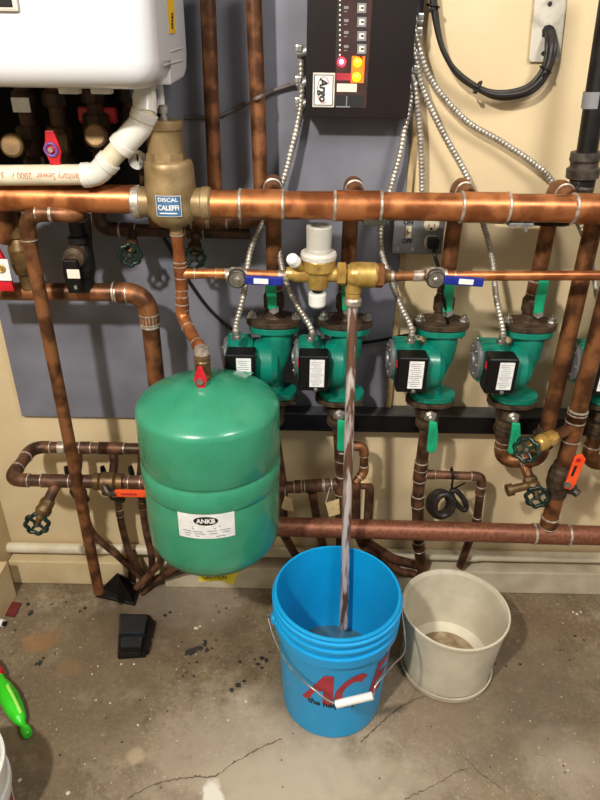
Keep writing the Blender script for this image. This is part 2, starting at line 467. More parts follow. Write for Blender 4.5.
# cracks in the concrete (real open lines, as narrow strips just over the slab)
def strip(pts, w, name, m):
    c = M(m); q = []
    sp = resample(spline([PZ(x, y, .0006) for x, y in pts], 12), .006)
    for i, p in enumerate(sp):
        t = (sp[min(i + 1, len(sp) - 1)] - sp[max(i - 1, 0)]).normalized(); n = V((-t.y, t.x, 0))
        j = V((random.uniform(-1, 1), random.uniform(-1, 1), 0)) * .0022; ww = w * random.uniform(.25, 1.0)
        q += [p + j + n * ww, p + j - n * ww]
    c.add(q, [(2 * i, 2 * i + 1, 2 * i + 3, 2 * i + 2) for i in range(len(sp) - 1)], m, False)
    o = c.build(name, fl); o['kind'] = 'structure'
mat('crack_dark', (112, 94, 76), (90, 74, 60), .9)
strip([(118, 806), (150, 786), (190, 777), (214, 776), (232, 764), (256, 750), (284, 738)], .0026, 'crack', 'crack_dark')
strip([(360, 742), (384, 720), (402, 706), (420, 698), (430, 690)], .0034, 'crack', 'crack_dark')
strip([(404, 800), (440, 782), (456, 772), (470, 768)], .002, 'crack', 'crack_dark')
strip([(466, 756), (478, 772), (490, 780), (506, 792)], .0018, 'crack', 'crack_dark')
def blots(name, spots, m, label, cat, z):
    c = M(m)
    for x, y, r in spots:
        o = PZ(x, y, z); n = random.randint(7, 11); rr = r * .0019; ph = random.random() * 6
        ring = [o + V((math.cos(ph + 2 * PI * i / n) * rr * random.uniform(.5, 1.25), math.sin(ph + 2 * PI * i / n) * rr * random.uniform(.5, 1.25), 0)) for i in range(n)]
        b0 = [p + V((0, 0, -z + .0002)) for p in ring]
        c.add([o + V((0, 0, .0006))] + ring + b0, [(0, 1 + i, 1 + (i + 1) % n) for i in range(n)] + [(1 + i, 1 + n + i, 1 + n + (i + 1) % n, 1 + (i + 1) % n) for i in range(n)], m, False)
    ob = c.build(name); tag(ob, label, cat); ob['kind'] = 'stuff'
tar = [(193, 651, 8), (199, 648, 7), (205, 644, 5), (187, 653, 6), (207, 650, 4), (205, 641, 3), (212, 648, 2.4), (189, 663, 2), (197, 662, 2.4), (183, 676, 2.2), (194, 676, 2.2), (187, 672, 1.6),
       (240, 662, 3), (232, 690, 4), (238, 685, 5), (244, 681, 3), (40, 663, 5), (43, 658, 3), (36, 664, 3), (31, 613, 6), (28, 604, 4), (165, 615, 4), (170, 612, 3), (85, 608, 3), (80, 611, 2.4), (52, 604, 2), (66, 602, 2), (15, 630, 2.4),
       (182, 642, 2), (216, 640, 2), (219, 612, 2), (226, 608, 2.2), (216, 606, 1.6), (235, 598, 1.6), (262, 658, 4), (258, 664, 4), (266, 660, 4), (255, 659, 2), (262, 668, 3), (270, 652, 2), (520, 664, 2.6), (506, 666, 2), (575, 636, 3), (584, 640, 2), (560, 650, 2), (570, 660, 1.5), (106, 718, 1.6), (140, 700, 1.5), (122, 742, 1.6), (60, 755, 1.6), (495, 664, 2)]
for i in range(70):
    tar.append((random.uniform(20, 590), random.uniform(600, 795), random.uniform(.5, 1.3)))
blots('tar_splatter', tar, 'tar', 'black tar splatter spots scattered over the concrete floor', 'splatter', .0010)
fk = [(577, 614, 2.4), (573, 612, 2), (581, 612, 2), (196, 628, 3.4), (200, 626, 2), (228, 720, 1.8), (246, 701, 2.4), (92, 674, 1.6), (96, 700, 1.6), (98, 666, 1.4), (138, 725, 1.8), (121, 664, 1.6), (134, 664, 1.8), (152, 640, 1.6), (110, 703, 1.4), (68, 793, 2.4), (20, 780, 2.4), (560, 760, 1.4), (565, 764, 1.6), (568, 770, 1.4)]
for i in range(140):
    fk.append((random.uniform(5, 595), random.uniform(600, 798), random.uniform(.4, 1.1)))
blots('paint_flecks', fk, 'fleck', 'tiny pale paint flecks scattered over the concrete floor', 'paint fleck', .0012)

# grey painted backing panel, with its raw right edge
k = M('backboard_grey')
bl = P(22, 416, .012); br = P(383, 418, .012); tr = P(408, 190, .012)
zt = 2.3; X0 = bl.x; X1 = (br.x + tr.x) / 2; Zb = bl.z
k.prism([(X0, -.001, Zb), (X1, -.001, Zb), (X1, -.001, zt), (X0, -.001, zt)], (0, -.012, 0), 'backboard_grey', .001)
bb = k.build('plywood_sheet'); tag(bb, 'large grey painted plywood panel fixed to the tan wall behind the pipes', 'panel')
k = M('wood_edge'); k.box((X1 + .007, -.008, (Zb + zt) / 2), (.013, .014, zt - Zb), 'wood_edge', bev=.001); k.build('edge_strip', bb)

# ================================================================== LONG HORIZONTALS
def line(name, label, cat, x0, y0, x1, y1, d, r, m, **kw):
    return pipe(name, label, cat, [P(x0, y0, d), P(x1, y1, d)], r, m, **kw)
# white pipe above the curb
a, b = P(-30, 546.5, .022), P(640, 558.5, .022)
fits = [(onseg(a, b, -2), .05, 'cream_pipe'), (onseg(a, b, 470), .05, 'cream_pipe')]
line('drain_pipe', 'cream plastic pipe running along the wall foot above the curb', 'pipe', -30, 546.5, 640, 558.5, .022, .0165, 'cream_pipe')
for f in fits: collar(bpy.data.objects['drain_pipe'], f[0][0], f[0][1], .0165, .05, 'cream_pipe', 'coupling', False, 1.15)
# black rail
xa, xb = P(150, 412, .03).x, P(640, 412, .03).x
zr = P(440, 415, .05).z; zr2 = P(440, 431, .05).z
k = M('black_satin'); k.box(((xa + xb) / 2, -.027, zr - .0025), (xb - xa, .05, .005), 'rail_lit_top'); k.box(((xa + xb) / 2, -.0495, (zr + zr2) / 2 - .003), (xb - xa, .005, zr - zr2 - .006), 'black_satin', bev=.001)
k.box(((xa + xb) / 2, -.046, zr2), (xb - xa, .016, .006), 'black_satin', bev=.002)
k.box(((xa + xb) / 2, -.006, zr2 - .006), (xb - xa, .010, .05), 'black_satin')
tag(k.build('support_rail', None, ((xa + xb) / 2, -.027, zr)), 'long black steel angle rail fixed along the wall below the pumps', 'rail')

# top main, in two runs either side of the air separator
dM = .22; rM = .0275
A0, A1 = P(-30, 196.5, dM), P(140, 199.5, dM)
B0, B1 = P(204, 204.0, dM), P(640, 209.5, dM)
zM = P(400, 206.4, dM).z
pipe('main_pipe', 'thick copper main pipe left of the bronze air separator', 'pipe', [A0, A1], rM, 'copper')
B = pipe('main_pipe', 'thick copper main pipe running right from the bronze air separator', 'pipe', [B0, B1], rM, 'copper',
     fit=[])
for x0, x1 in ((241, 283), (335, 380), (461, 507), (571, 615)):
    pm, dd = onseg(B0, B1, (x0 + x1) / 2)
    p0, _ = onseg(B0, B1, x0); p1, _ = onseg(B0, B1, min(x1, 612))
    collar(B, pm, dd, rM, (p1 - p0).length, 'copper', 'tee', True, 1.09)
pm, dd = onseg(B0, B1, 375); k = M('dark_tape'); k.box(pm - V((0, 0, rM)), (.046, .04, .014), 'dark_tape', bev=.002); k.build('strap_clamp', B)
pm, dd = onseg(B0, B1, 522); k = M('galvanised'); k.box(pm + V((0, -.004, -rM - .003)), (.05, .02, .008), 'galvanised', bev=.002); k.sweep([pm + V((.004, -.012, -rM)), pm + V((.012, -.012, -rM - .016))], .004, 'steel', 8); k.build('sensor_clip', B)

# lower main
L0, L1 = P(270, 526.3, .19), P(640, 536.7, .19)
L = pipe('return_pipe', 'thick reddish copper return pipe low along the wall behind the blue bucket', 'pipe', [L0, L1], .0265, 'copper_red')
p0, dd = onseg(L0, L1, 534); p1, _ = onseg(L0, L1, 568); collar(L, (p0 + p1) / 2, dd, .0265, (p1 - p0).length, 'copper_red', 'tee', True, 1.06)

# uprights from above
p = P(207, -20, .075); q = P(216, 215, .075)
pipe('riser_pipe', 'brown copper riser, left one of the two above the grey panel', 'pipe', [p, V((q.x, q.y, q.z)), P(216, 228, .075)], .0155, 'copper_dull', elbows=False)
pipe('riser_pipe', 'brown copper riser, right one of the two above the grey panel', 'pipe',
     [P(253, -20, .075), P(262, 220.5, .075), P(199, 220.5, .090), P(150, 220, .09)], .016, 'copper_dull', fit=[((P(218, 220.5, .086), V((1, 0, 0))), .04, 'copper_dull')])
# hidden-ish branch with two drain valves under the separator
br_a, br_b = P(98, 229, .06), P(250, 233, .06)
pipe('branch_pipe', 'dark copper branch pipe under the air separator carrying two drain valves', 'pipe', [P(98, 190, .06), P(99, 229, .06), br_b], .0145, 'copper_dark',
     fit=[(onseg(br_a, br_b, 128), .035, 'copper_dark', 'tee'), (onseg(br_a, br_b, 195), .04, 'copper_dark', 'tee')])

def hose_bib(label, t, w, R, stem_m='copper_dull', body='brass', spout=None):
    t, w = V(t), V(w); a = (w - t).normalized(); ln = (w - t).length
    root = thing('drain_valve', label, 'valve', t)
    k = M(stem_m); k.sweep([t, t + a * ln * .5], R * .42, stem_m, 14); k.build('stub_pipe', root)
    k = M(body)
    o = t + a * ln * .42
    s = ln * .5
    k.lathe(o, a, [(0, R * .5), (s * .12, R * .62), (s * .3, R * .62)], body, 8, True)
    k.lathe(o, a, [(s * .3, R * .52), (s * .5, R * .66), (s * .68, R * .6), (s * .72, R * .48), (s * .85, R * .48)], body, 18)
    k.lathe(o, a, [(s * .85, R * .36), (s * 1.1, R * .2)], body, 8, True)
    k.build('body', root)
    if spout is not None:
        c = o + a * s * .45; q = c + V(spout)
        k = M(body); dd = V(spout).normalized()
        k.sweep([c, q], R * .36, body, 14); k.lathe(q - dd * R * .3, dd, [(0, R * .52), (R * .5, R * .52), (R * .5, R * .4)], body, 16)
        k.build('spout', root)
    wheel(root, w, (a * .45 + (CO - w).normalized() * .75).normalized(), R)
    return root
hose_bib('drain valve with dark handwheel on the dark branch left of the air separator outlet', P(133, 232, .07), P(130, 255, .14), .026, 'copper_dark', 'brass_dark')
hose_bib('drain valve with dark green handwheel behind the pipe right of the air separator outlet', P(196, 234, .07), P(194, 258, .13), .026, 'copper_dark', 'brass_dark')

# ================================================================== PUMPS
def make_pump(loc, label, lab_cat='circulator pump'):
    root = thing('circulator_pump', label, lab_cat, loc, 'green circulator pumps on the wall'); O = V(loc)
    k = M('pump_green')
    path = spline([O + V(q) for q in ((.004, 0, -.012), (.006, 0, -.035), (.002, -.002, -.075), (-.006, -.002, -.115), (-.006, 0, -.150), (-.004, 0, -.182))], 6)
    n = len(path); rr = [.036, .038, .038, .034, .028, .030]
    rad = [rr[min(int(i / 6), 5)] + (rr[min(int(i / 6) + 1, 5)] - rr[min(int(i / 6), 5)]) * ((i % 6) / 6) for i in range(n)]
    k.sweep(path, rad, 'pump_green', 20)
    c = O + V((-.016, -.012, -.098))
    k.lathe(c, (-1, 0, 0), [(-.030, .030), (-.026, .046), (-.012, .056), (.012, .058), (.026, .055), (.034, .052)], 'pump_green', 28)
    k.lathe(c, (-1, 0, 0), [(.034, .060), (.046, .060), (.05, .056)], 'pump_green', 28)
    for i in range(4):
        an = PI / 4 + i * PI / 2; q = c + V((-.03, math.cos(an) * .054, math.sin(an) * .054))
        k.lathe(q, (-1, 0, 0), [(-.01, .010), (.018, .010)], 'pump_green', 10)
        k.lathe(q + V((-.018, 0, 0)), (-1, 0, 0), [(0, .006), (.006, .006)], 'steel', 6, True)
    k.build('volute', root)
    k = M('pump_green'); k.lathe(c + V((-.040, .004, .014)), (-1, 0, 0), [(0, .052), (.005, .054), (.048, .053), (.054, .049)], 'pump_green', 28)
    for i in range(20):
        an = 2 * PI * i / 20; d = V((0, math.cos(an), math.sin(an)))
        k.box(c + V((-.072, .004, .014)) + d * .053, (.044, .003, .003), 'pump_green', Matrix.Rotation(an, 3, 'X'))
    m_ = k.build('motor', root)
    k = M('outlet_grey'); e = c + V((-.094, .004, .014)); k.lathe(e, (-1, 0, 0), [(0, .047), (.006, .048), (.010, .043), (.012, .018), (.016, .017)], 'outlet_grey', 28)
    for i in range(6):
        an = 2 * PI * i / 6; k.lathe(e + V((-.008, math.cos(an) * .033, math.sin(an) * .033)), (-1, 0, 0), [(0, .004), (.005, .004)], 'steel', 8)
    k.build('end_cap', m_)
    # flanges, an oval plate with two ears
    def plate(z, h, m, sx=.060, sy=.043):
        kk = M(m); pts = []
        for i in range(36):
            an = 2 * PI * i / 36; cx = math.copysign(abs(math.cos(an)) ** .8, math.cos(an)); sy_ = math.copysign(abs(math.sin(an)) ** .9, math.sin(an))
            pts.append(O + V((cx * sx, sy_ * sy, z)))
        kk.prism(pts, (0, 0, h), m, .002); return kk
    plate(-.016, .015, 'pump_green').build('flange', root)
    plate(-.192, .015, 'pump_green', .056, .042).build('flange', root)
    # terminal box
    bc = O + V((-.074, -.072, -.086))
    k = M('black_plastic'); k.box(bc, (.070, .050, .090), 'black_plastic', bev=.006, seg=3)
    k.box(bc + V((0, .030, 0)), (.060, .03, .07), 'black_plastic', bev=.003)
    k.box(bc + V((-.0355, -.008, .022)), (.003, .012, .016), 'lever_red')
    t = k.build('terminal_box', root)
    k = M('paper'); k.box(bc + V((.008, -.0255, .002)), (.034, .0012, .070), 'paper')
    for i in range(12): k.box(bc + V((.008 - .002 * (i % 2), -.0263, .030 - i * .0052)), (.027 - .005 * (i % 3), .0004, .0011), 'print_grey')
    k.build('sticker', t)
    k = M('steel'); k.lathe(bc + V((.006, -.025, -.040)), (0, -1, 0), [(0, .005), (.003, .005), (.004, .003)], 'steel', 10); k.build('screw', t)
    return root
def make_upper(loc, label):
    root = thing('isolation_valve', label, 'valve', loc, 'upper isolation flange valves'); O = V(loc)
    k = M('iron_brown'); pts = []
    for i in range(36):
        an = 2 * PI * i / 36
        pts.append(O + V((math.copysign(abs(math.cos(an)) ** .8, math.cos(an)) * .066, math.sin(an) * .045, .001)))
    k.prism(pts, (0, 0, .014), 'iron_brown', .002)
    k.lathe(O + V((0, 0, .014)), (0, 0, 1), [(0, .036), (.003, .036), (.003, .026), (.008, .022), (.022, .0195), (.028, .024), (.056, .0245), (.062, .020), (.074, .020)], 'iron_brown', 20)
    k.lathe(O + V((.002, -.018, .050)), (0, -1, 0), [(0, .014), (.016, .012)], 'iron_brown', 14)
    k.build('valve_body', root)
    for s in (-1, 1):
        k = M('steel'); k.lathe(O + V((s * .052, -.004, .015)), (0, 0, 1), [(0, .013), (.002, .013), (.002, .0095), (.011, .0095)], 'steel', 6, True)
        k.lathe(O + V((s * .052, -.004, -.03)), (0, 0, 1), [(0, .004), (.062, .004)], 'steel', 10); k.build('bolt', root)
    k = M('steel'); k.lathe(O + V((.002, -.034, .050)), (0, -1, .15), [(0, .012), (.010, .012), (.010, .006), (.016, .006)], 'steel', 6, True); k.build('nut', root)
    k = M('lever_green'); q = O + V((-.001, -.040, .052)); e = q + V((-.003, -.004, .082))
    k.prism([q + V((-.010, 0, 0)), q + V((.010, 0, 0)), e + V((.012, 0, -.03)), e + V((.011, 0, -.004)), e + V((.006, 0, .004)), e + V((-.006, 0, .004)), e + V((-.011, 0, -.004)), e + V((-.012, 0, -.03))], (0, -.009, 0), 'lever_green', .003)
    k.build('handle', root)
    return root
def make_lower(loc, label):
    root = thing('ball_valve', label, 'valve', loc, 'lower ball valves under the pumps'); O = V(loc)
    k = M('iron_brown'); pts = []
    for i in range(36):
        an = 2 * PI * i / 36
        pts.append(O + V((math.copysign(abs(math.cos(an)) ** .8, math.cos(an)) * .062, math.sin(an) * .044, -.001)))
    k.prism(pts, (0, 0, -.012), 'iron_brown', .002)
    k.lathe(O + V((0, 0, -.013)), (0, 0, -1), [(0, .034), (.008, .028), (.012, .024), (.016, .030), (.040, .031), (.046, .026), (.052, .026), (.054, .030), (.068, .030), (.070, .024), (.078, .022)], 'iron_brown', 20)
    k.build('valve_body', root)
    for s in (-1, 1):
        k = M('steel'); k.lathe(O + V((s * .05, -.004, -.013)), (0, 0, -1), [(0, .009), (.009, .009)], 'steel', 6, True); k.build('bolt', root)
    k = M('steel'); k.lathe(O + V((0, -.028, -.040)), (0, -1, 0), [(0, .017), (.005, .017), (.005, .011), (.014, .011), (.014, .006), (.020, .006)], 'steel', 6, True); k.build('nut', root)
    k = M('lever_green'); q = O + V((.004, -.044, -.045)); e = q + V((.004, -.004, -.088))
    k.prism([q + V((-.010, 0, 0)), q + V((.010, 0, 0)), e + V((.013, 0, .05)), e + V((.012, 0, .006)), e + V((.006, 0, 0)), e + V((-.006, 0, 0)), e + V((-.012, 0, .006)), e + V((-.013, 0, .05))], (0, -.009, 0), 'lever_green', .003)
    k.build('handle', root)
    return root
dP = .105
PUMP_PX = [(274, 323), (345, 324.5), (441, 326), (528, 327), (627, 328)]
WH = ['leftmost of the green pumps, partly behind the round green tank', 'second green pump from the left, behind the copper discharge pipe',
      'green pump below the grey switch box, third from the left', 'green pump fourth from the left, between two bare stretches of tan wall', 'green pump cut off by the right edge behind the slanting pipes']
locs = []
for x, y in PUMP_PX:
    p = P(x, y, dP); locs.append(p)
zP = sum(p.z for p in locs) / 5
locs = [V((p.x, p.y, p.z * .5 + zP * .5)) for p in locs]
p0 = make_pump(locs[0], WH[0]); u0 = make_upper(locs[0], ''); v0 = make_lower(locs[0] + V((-.004, 0, -.193)), '')
UL = ['leftmost upper valve with green lever, on top of the first pump', 'upper valve with green lever left of the copper discharge pipe', 'upper valve with green lever and dark neck under the right blue lever',
      'upper valve with green lever standing upright at the fourth pump', 'upper valve above the pump cut off by the right edge']
LL = ['lower ball valve whose green lever hangs beside the round green tank', 'lower ball valve with green lever behind the copper discharge pipe', 'lower ball valve with green lever hanging over the black rail at the third pump',
      'lower ball valve at the fourth pump, green lever with white tip above a handwheel', 'lower ball valve at the right edge under the fifth pump']
u0['label'] = UL[0]; v0['label'] = LL[0]
for i in range(1, 5):
    copy_thing(p0, locs[i], WH[i]); copy_thing(u0, locs[i], UL[i]); copy_thing(v0, locs[i] + V((-.004, 0, -.193)), LL[i])
# risers from the upper valves, over and forward into the main
zS = zM + .026
RL = ['short copper riser with elbow behind the main pipe, over the first pump', 'short copper riser with elbow behind the main pipe, over the second pump', 'copper riser with elbow right of the grey switch box',
      'copper riser with elbow below the black gas pipe, over the fourth pump', 'copper riser at the right edge over the fifth pump']
for i, l in enumerate(locs):
    top = V((l.x, l.y, zS)); r = .0175
    pp = pipe('pump_riser', RL[i], 'pipe', [l + V((0, 0, .080)), top, V((l.x + .002, -dM + .03, zM + .014))], r, 'copper_dull', R=.03, elbows=True, group='copper risers over the pumps')
    collar(pp, l + V((0, 0, .10)), V((0, 0, 1)), r, .03, 'copper_dull', 'coupling')
# ================================================================== BOILER
xr = P(158, 40, .36).x; xl = -.86
bt = thing('wall_boiler', 'white wall-hung boiler at the top left with a yellow sticker on its side', 'boiler', ((xl + xr) / 2, 0, 1.45))
zb = P(60, 88, .36).z
def rounded_case(y0, y1, x0, x1, z0, z1, be, m):
    k = M(m); bm = bmesh.new(); bmesh.ops.create_cube(bm, size=1)
    for v in bm.verts:
        v.co = V((x0 if v.co.x < 0 else x1, y0 if v.co.y < 0 else y1, z0 if v.co.z < 0 else z1))
    ed = [e for e in bm.edges if all(v.co.y < (y0 + y1) / 2 for v in e.verts)] + [e for e in bm.edges if all(v.co.z < (z0 + z1) / 2 for v in e.verts) and all(v.co.x > (x0 + x1) / 2 for v in e.verts)]
    bmesh.ops.bevel(bm, geom=list(set(ed)), offset=be, segments=5, affect='EDGES', profile=.5)
    bm.verts.index_update(); k.add([v.co.copy() for v in bm.verts], [[v.index for v in f.verts] for f in bm.faces], m, True); bm.free(); return k
fc = rounded_case(-.405, -.26, xl, xr, zb, 2.2, .042, 'boiler_white').build('front_case', bt)
for p in fc.data.polygons: p.use_smooth = abs(p.normal.x) + abs(p.normal.y) + abs(p.normal.z) > 1.02
k = M('boiler_white')
k.prism([(xl, -.26, zb + .002), (xl, -.115, zb + .010), (xl, -.085, zb + .022), (xl, -.07, zb + .05), (xl, -.07, 2.2), (xl, -.26, 2.2)], (xr - xl - .003, 0, 0), 'boiler_white', .004)
k.build('back_case', bt)
k = M('sticker_yellow'); X = xr - .002
def S(x, y):   # point on the boiler's side plane
    r = ray(x, y); t = (X - CO.x) / r.x; return CO + r * t
q = [S(156.5, -8), S(173, -8), S(175, 33), S(160, 35)]
for v in q: v.x = X
k.prism(q, (.0012, 0, 0), 'sticker_yellow')
for j in range(5):
    c = S(171.5, 14 + j * 3.4); k.box((X + .0014, c.y, c.z), (.0008, .016, .005 if j % 2 else .003), 'print_black')
k.build('warning_sticker', bt)
k = M('print_grey'); 
for y in (52, 64):
    a, b = S(164, y + 1), S(182, y - 4); k.sweep([V((X + .001, a.y, a.z)), V((X + .001, b.y, b.z))], .0012, 'white_dull', 6)
k.build('side_groove', bt)
c = P(4, 4, .405); k = M('galvanised'); k.box(c + V((-.02, -.003, .02)), (.085, .006, .06), 'white_dull', bev=.004); k.box(c + V((-.022, -.0065, .021)), (.074, .002, .05), 'black_plastic', bev=.001); k.build('display', bt)
for x in (70, 102):
    c = P(x, 90, .30); k = M('white_dull'); k.box(c, (.035, .02, .012), 'white_dull', bev=.002); k.build('bracket', bt)
# clip hanging under the right corner of the case
k = M('white_plastic'); c = P(158, 98, .2); k.box(c, (.022, .02, .05), 'white_plastic', bev=.004); k.sweep(spline([c + V((-.012, -.01, .02)), c + V((-.016, -.012, 0)), c + V((-.004, -.014, -.024))], 6), .003, 'rubber', 8); k.build('hanging_clip', bt)

# plastic condensate line
d = .25; r = .0222
h0, h1 = P(-20, 175.5, d), P(88, 175.0, d); e2 = P(134, 131, d); top = P(146, 112, d - .01); up = P(144, 80, d - .02)
cp = thing('plastic_drain_line', 'white plastic drain line bending up under the boiler past the bronze separator', 'pipe', h0)
k = M('cream_pipe'); path, cs = fillet([h0, P(96, 174.5, d), P(141, 125, d), P(145, 110, d), up], .03)
k.sweep(path, r * .86, 'cream_pipe', 20); k.build('pipe', cp)
def fitting(pts, m, nm, rr):
    k = M(m); f, _ = fillet(pts, .045); k.sweep(f, rr, m, 22); n = len(f)
    for q, dd in ((f[0], (f[1] - f[0]).normalized()), (f[-1], (f[-2] - f[-1]).normalized())):
        k.lathe(q, dd, [(-.001, rr), (.0, rr * 1.06), (.014, rr * 1.06), (.016, rr)], m, 22)
    k.build(nm, cp)
fitting([P(83, 175.2, d), P(97, 174.5, d), P(110, 160, d)], 'pvc_white', 'elbow', r * .98)
fitting([P(120, 148, d), P(141, 125, d), P(145, 112, d)], 'pvc_white', 'elbow', r * 1.06)
k = M('pvc_white'); k.lathe(P(145, 113, d), (up - P(145, 113, d)), [(0, r * .98), (.06, r * .98)], 'pvc_white', 22); k.build('coupling', cp)
k = M('label_blue'); q = P(144, 93.5, d - .018); k.lathe(q - V((0, 0, .008)), (0, 0, 1), [(0, r * 1.1), (.016, r * 1.1)], 'label_blue', 22); k.build('clamp_band', cp)
k = M('print_pink'); c = P(42, 174.0, d)
def onpipe(x, y): 
    an = y / (r * .86); return c + V((-x, -math.cos(an) * (r * .86 + .0005), math.sin(-an) * (r * .86)  ))
k.text('Sanitary Sewer  2000 F   3-4', None, None, None, .019, 'print_pink', fn=onpipe, width=.165, cut=.02); k.build('print', cp)

k = M('shade_black') if 'shade_black' in MATS else None  # added black sheet, stands for the deep shade below the boiler
if k is None: mat('shade_black', (16, 15, 16), (9, 9, 10), .8, 0, 30, spec=.15); k = M('shade_black')
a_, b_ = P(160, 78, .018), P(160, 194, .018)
k.box(((xl + a_.x) / 2, -.0155, (a_.z + b_.z) / 2), (a_.x - xl, .006, a_.z - b_.z), 'shade_black', bev=.001)
tag(k.build('shade_sheet', None, (xl, -.0155, b_.z)), 'matt black sheet added on the wall to deepen the shade under the boiler', 'panel')
# ---- things hanging in the shade under the boiler
def stub(name, label, x, y0, y1, dd, r, m, group=None, cat='pipe'):
    return pipe(name, label, cat, [P(x, y0, dd), P(x, y1, dd)], r, m, group=group)
def valve_body(root, pts, rads, m, nm='valve_body', seg=16, flat=False):
    k = M(m); k.sweep(pts, rads, m, seg); return k.build(nm, root)
def dark_leg(label, xs, dd, cap=None, m='copper_dark', r=.016):
    x, y0, y1 = xs; a, b = P(x, y0, dd), P(x + 2, y1, dd); b.x = a.x
    root = thing('boiler_connection', label, 'pipe', b)
    k = M(m); k.sweep([a, b], r, m, 16); k.build('pipe', root)
    for t, rr in ((.12, 1.5), (.45, 1.7), (.75, 1.45)):
        q = a.lerp(b, t); k = M('fitting_dark'); k.lathe(q, (0, 0, -1), [(-.012, r * rr * .85), (-.006, r * rr), (.012, r * rr), (.018, r * rr * .85)], 'fitting_dark', 8, True); k.build('union_nut', root)
    if cap:
        c = P(cap[0], cap[1], dd + .06); q = V((c.x, -dd, c.z))
        k = M('fitting_dark'); k.sweep([V((b.x, -dd, c.z)), q, c], .012, 'fitting_dark', 14); k.lathe(c, (0, -1, .25), [(-.02, .018), (0, .018), (.002, .022), (.010, .022), (.013, .018)], 'brass_dark', 20); k.build('drain_cap', root)
    return root
rt = dark_leg('dark copper connection under the boiler with a round brass cap at its left', (22, 84, 186), .16, (14, 146))
k = M('paper'); k.box(P(21, 105, .19), (.034, .003, .026), 'paper', bev=.001); k.build('paper_tag', rt)
dark_leg('dark copper connection under the boiler beside the red winged handle', (53, 84, 186), .17, None)
dark_leg('dark copper connection under the boiler with a round brass cap beside the white elbow', (92, 84, 160), .16, (97, 136))
dark_leg('dark thin connection under the boiler just left of the white drain line', (126, 84, 150), .12, None, r=.011)
gs = thing('gas_valve', 'small brass valve with a red winged handle and purple centre under the boiler', 'valve', P(55, 150, .19))
k = M('brass_dark'); a, b = P(57, 128, .20), P(60, 172, .20); k.lathe(a, b - a, [(0, .014), (.01, .022), (.04, .022), (.05, .017), (.085, .017), (.09, .022), (.13, .022)], 'brass_dark', 8, True); k.build('valve_body', gs)
c = P(53, 149, .245); k = M('lever_red'); k.lathe(P(55, 150, .20), c - P(55, 150, .20), [(0, .008), (.045, .008)], 'brass_dark', 12)
k.prism([c + V(q) for q in ((-.007, 0, .034), (.009, 0, .034), (.015, 0, .012), (.018, 0, -.004), (.013, 0, -.018), (.012, 0, -.042), (-.004, 0, -.042), (-.010, 0, -.014), (-.017, 0, 0), (-.010, 0, .014))], (0, -.009, 0), 'lever_red', .003); k.build('handle', gs)
k = M('knob_purple'); k.ring(c + V((0, -.010, 0)), (0, -1, 0), .011, .003, 'knob_purple'); k.lathe(c + V((0, -.009, 0)), (0, -1, 0), [(0, .006), (.006, .005)], 'steel', 6, True); k.build('hub', gs)
rv = thing('boiler_relief_valve', 'dark red lever valve in the shade under the middle of the boiler', 'valve', P(98, 114, .15))
k = M('lever_red'); c = P(98, 115, .15); k.box(c, (.075, .022, .03), 'lever_red', bev=.006); k.build('handle', rv)
k = M('brass_dark'); k.sweep([c + V((-.02, .04, -.02)), c + V((-.02, 0, -.02)), c + V((-.02, 0, -.06))], .014, 'brass_dark', 12); k.build('valve_body', rv)
gg = thing('pressure_gauge', 'small round gauge behind the white elbow beside the bronze separator', 'gauge', P(138, 160, .12))
k = M('steel'); c = P(138, 160, .14); k.lathe(c, (0, -1, .2), [(-.02, .018), (0, .019), (.004, .019), (.004, .015)], 'steel', 24); k.build('rim', gg)
k = M('white_dull'); k.lathe(c + V((0, -.001, 0)), (0, -1, .2), [(.0, .016), (.001, .016)], 'white_dull', 24); k.box(c + V((0, -.004, .002)), (.003, .001, .02), 'print_black'); k.build('dial', gg)
k = M('copper_dark'); k.sweep([c + V((0, .02, 0)), c + V((0, .03, -.01)), c + V((0, .03, -.07))], .008, 'copper_dark', 10); k.build('stem', gg)

# ================================================================== AIR SEPARATOR
bx = P(171.5, 200, dM); ax_ = V((bx.x, -dM, 0))
def zat(y, dd=dM): return P(172, y, dd).z
sp_ = thing('air_separator', 'bronze air separator with a blue label joining the thick copper main', 'air separator', V((bx.x, -dM, zat(222))))
z0, z1 = zat(225), zat(160, dM - .0)
mpx = 1 / FPX * 1.32
R1 = 25.0 * mpx; R2 = 17.3 * mpx
k = M('bronze'); o = V((bx.x, -dM, z0)); H = z1 - z0
k.revolve(o, (0, 0, 1), [(-.004, .001), (-.004, R1 * .32), (0, R1 * .55), (H * .1, R1 * .84), (H * .2, R1 * .96), (H * .32, R1), (H * .62, R1 * .97), (H * .72, R1 * .95), (H * .9, R1 * .92), (H * .965, R1 * .90), (H, R1 * .84), (H + .002, R1 * .6), (H + .002, 0.001)], 'bronze', 40)
for s in (-1, 1): k.lathe(V((bx.x, -dM, P(172, 202, dM).z)), (s, 0, -.017), [(0, .0295), (R1 + .016, .0295)], 'bronze', 28); k.lathe(V((bx.x, -dM, P(172, 202, dM).z)), (s, 0, -.017), [(R1 + .008, .0295), (R1 + .010, .032), (R1 + .024, .032), (R1 + .028, .0285)], 'solder' if s < 0 else 'bronze', 28)
k.build('body', sp_)
o = V((bx.x - .004, -dM, z1)); H2 = zat(120) - z1
k = M('bronze'); k.lathe(o, (0, 0, 1), [(-.002, R2 * 1.06), (.014, R2 * 1.06)], 'bronze', 8, True)
k.lathe(o, (0, 0, 1), [(.014, R2 * .98), (H2 * .74, R2 * .98), (H2 * .76, R2), (H2 * .78, R2 * 1.05), (H2 * .96, R2 * 1.03), (H2, R2 * .97), (H2, .001)], 'bronze', 36); k.build('vent_head', sp_)
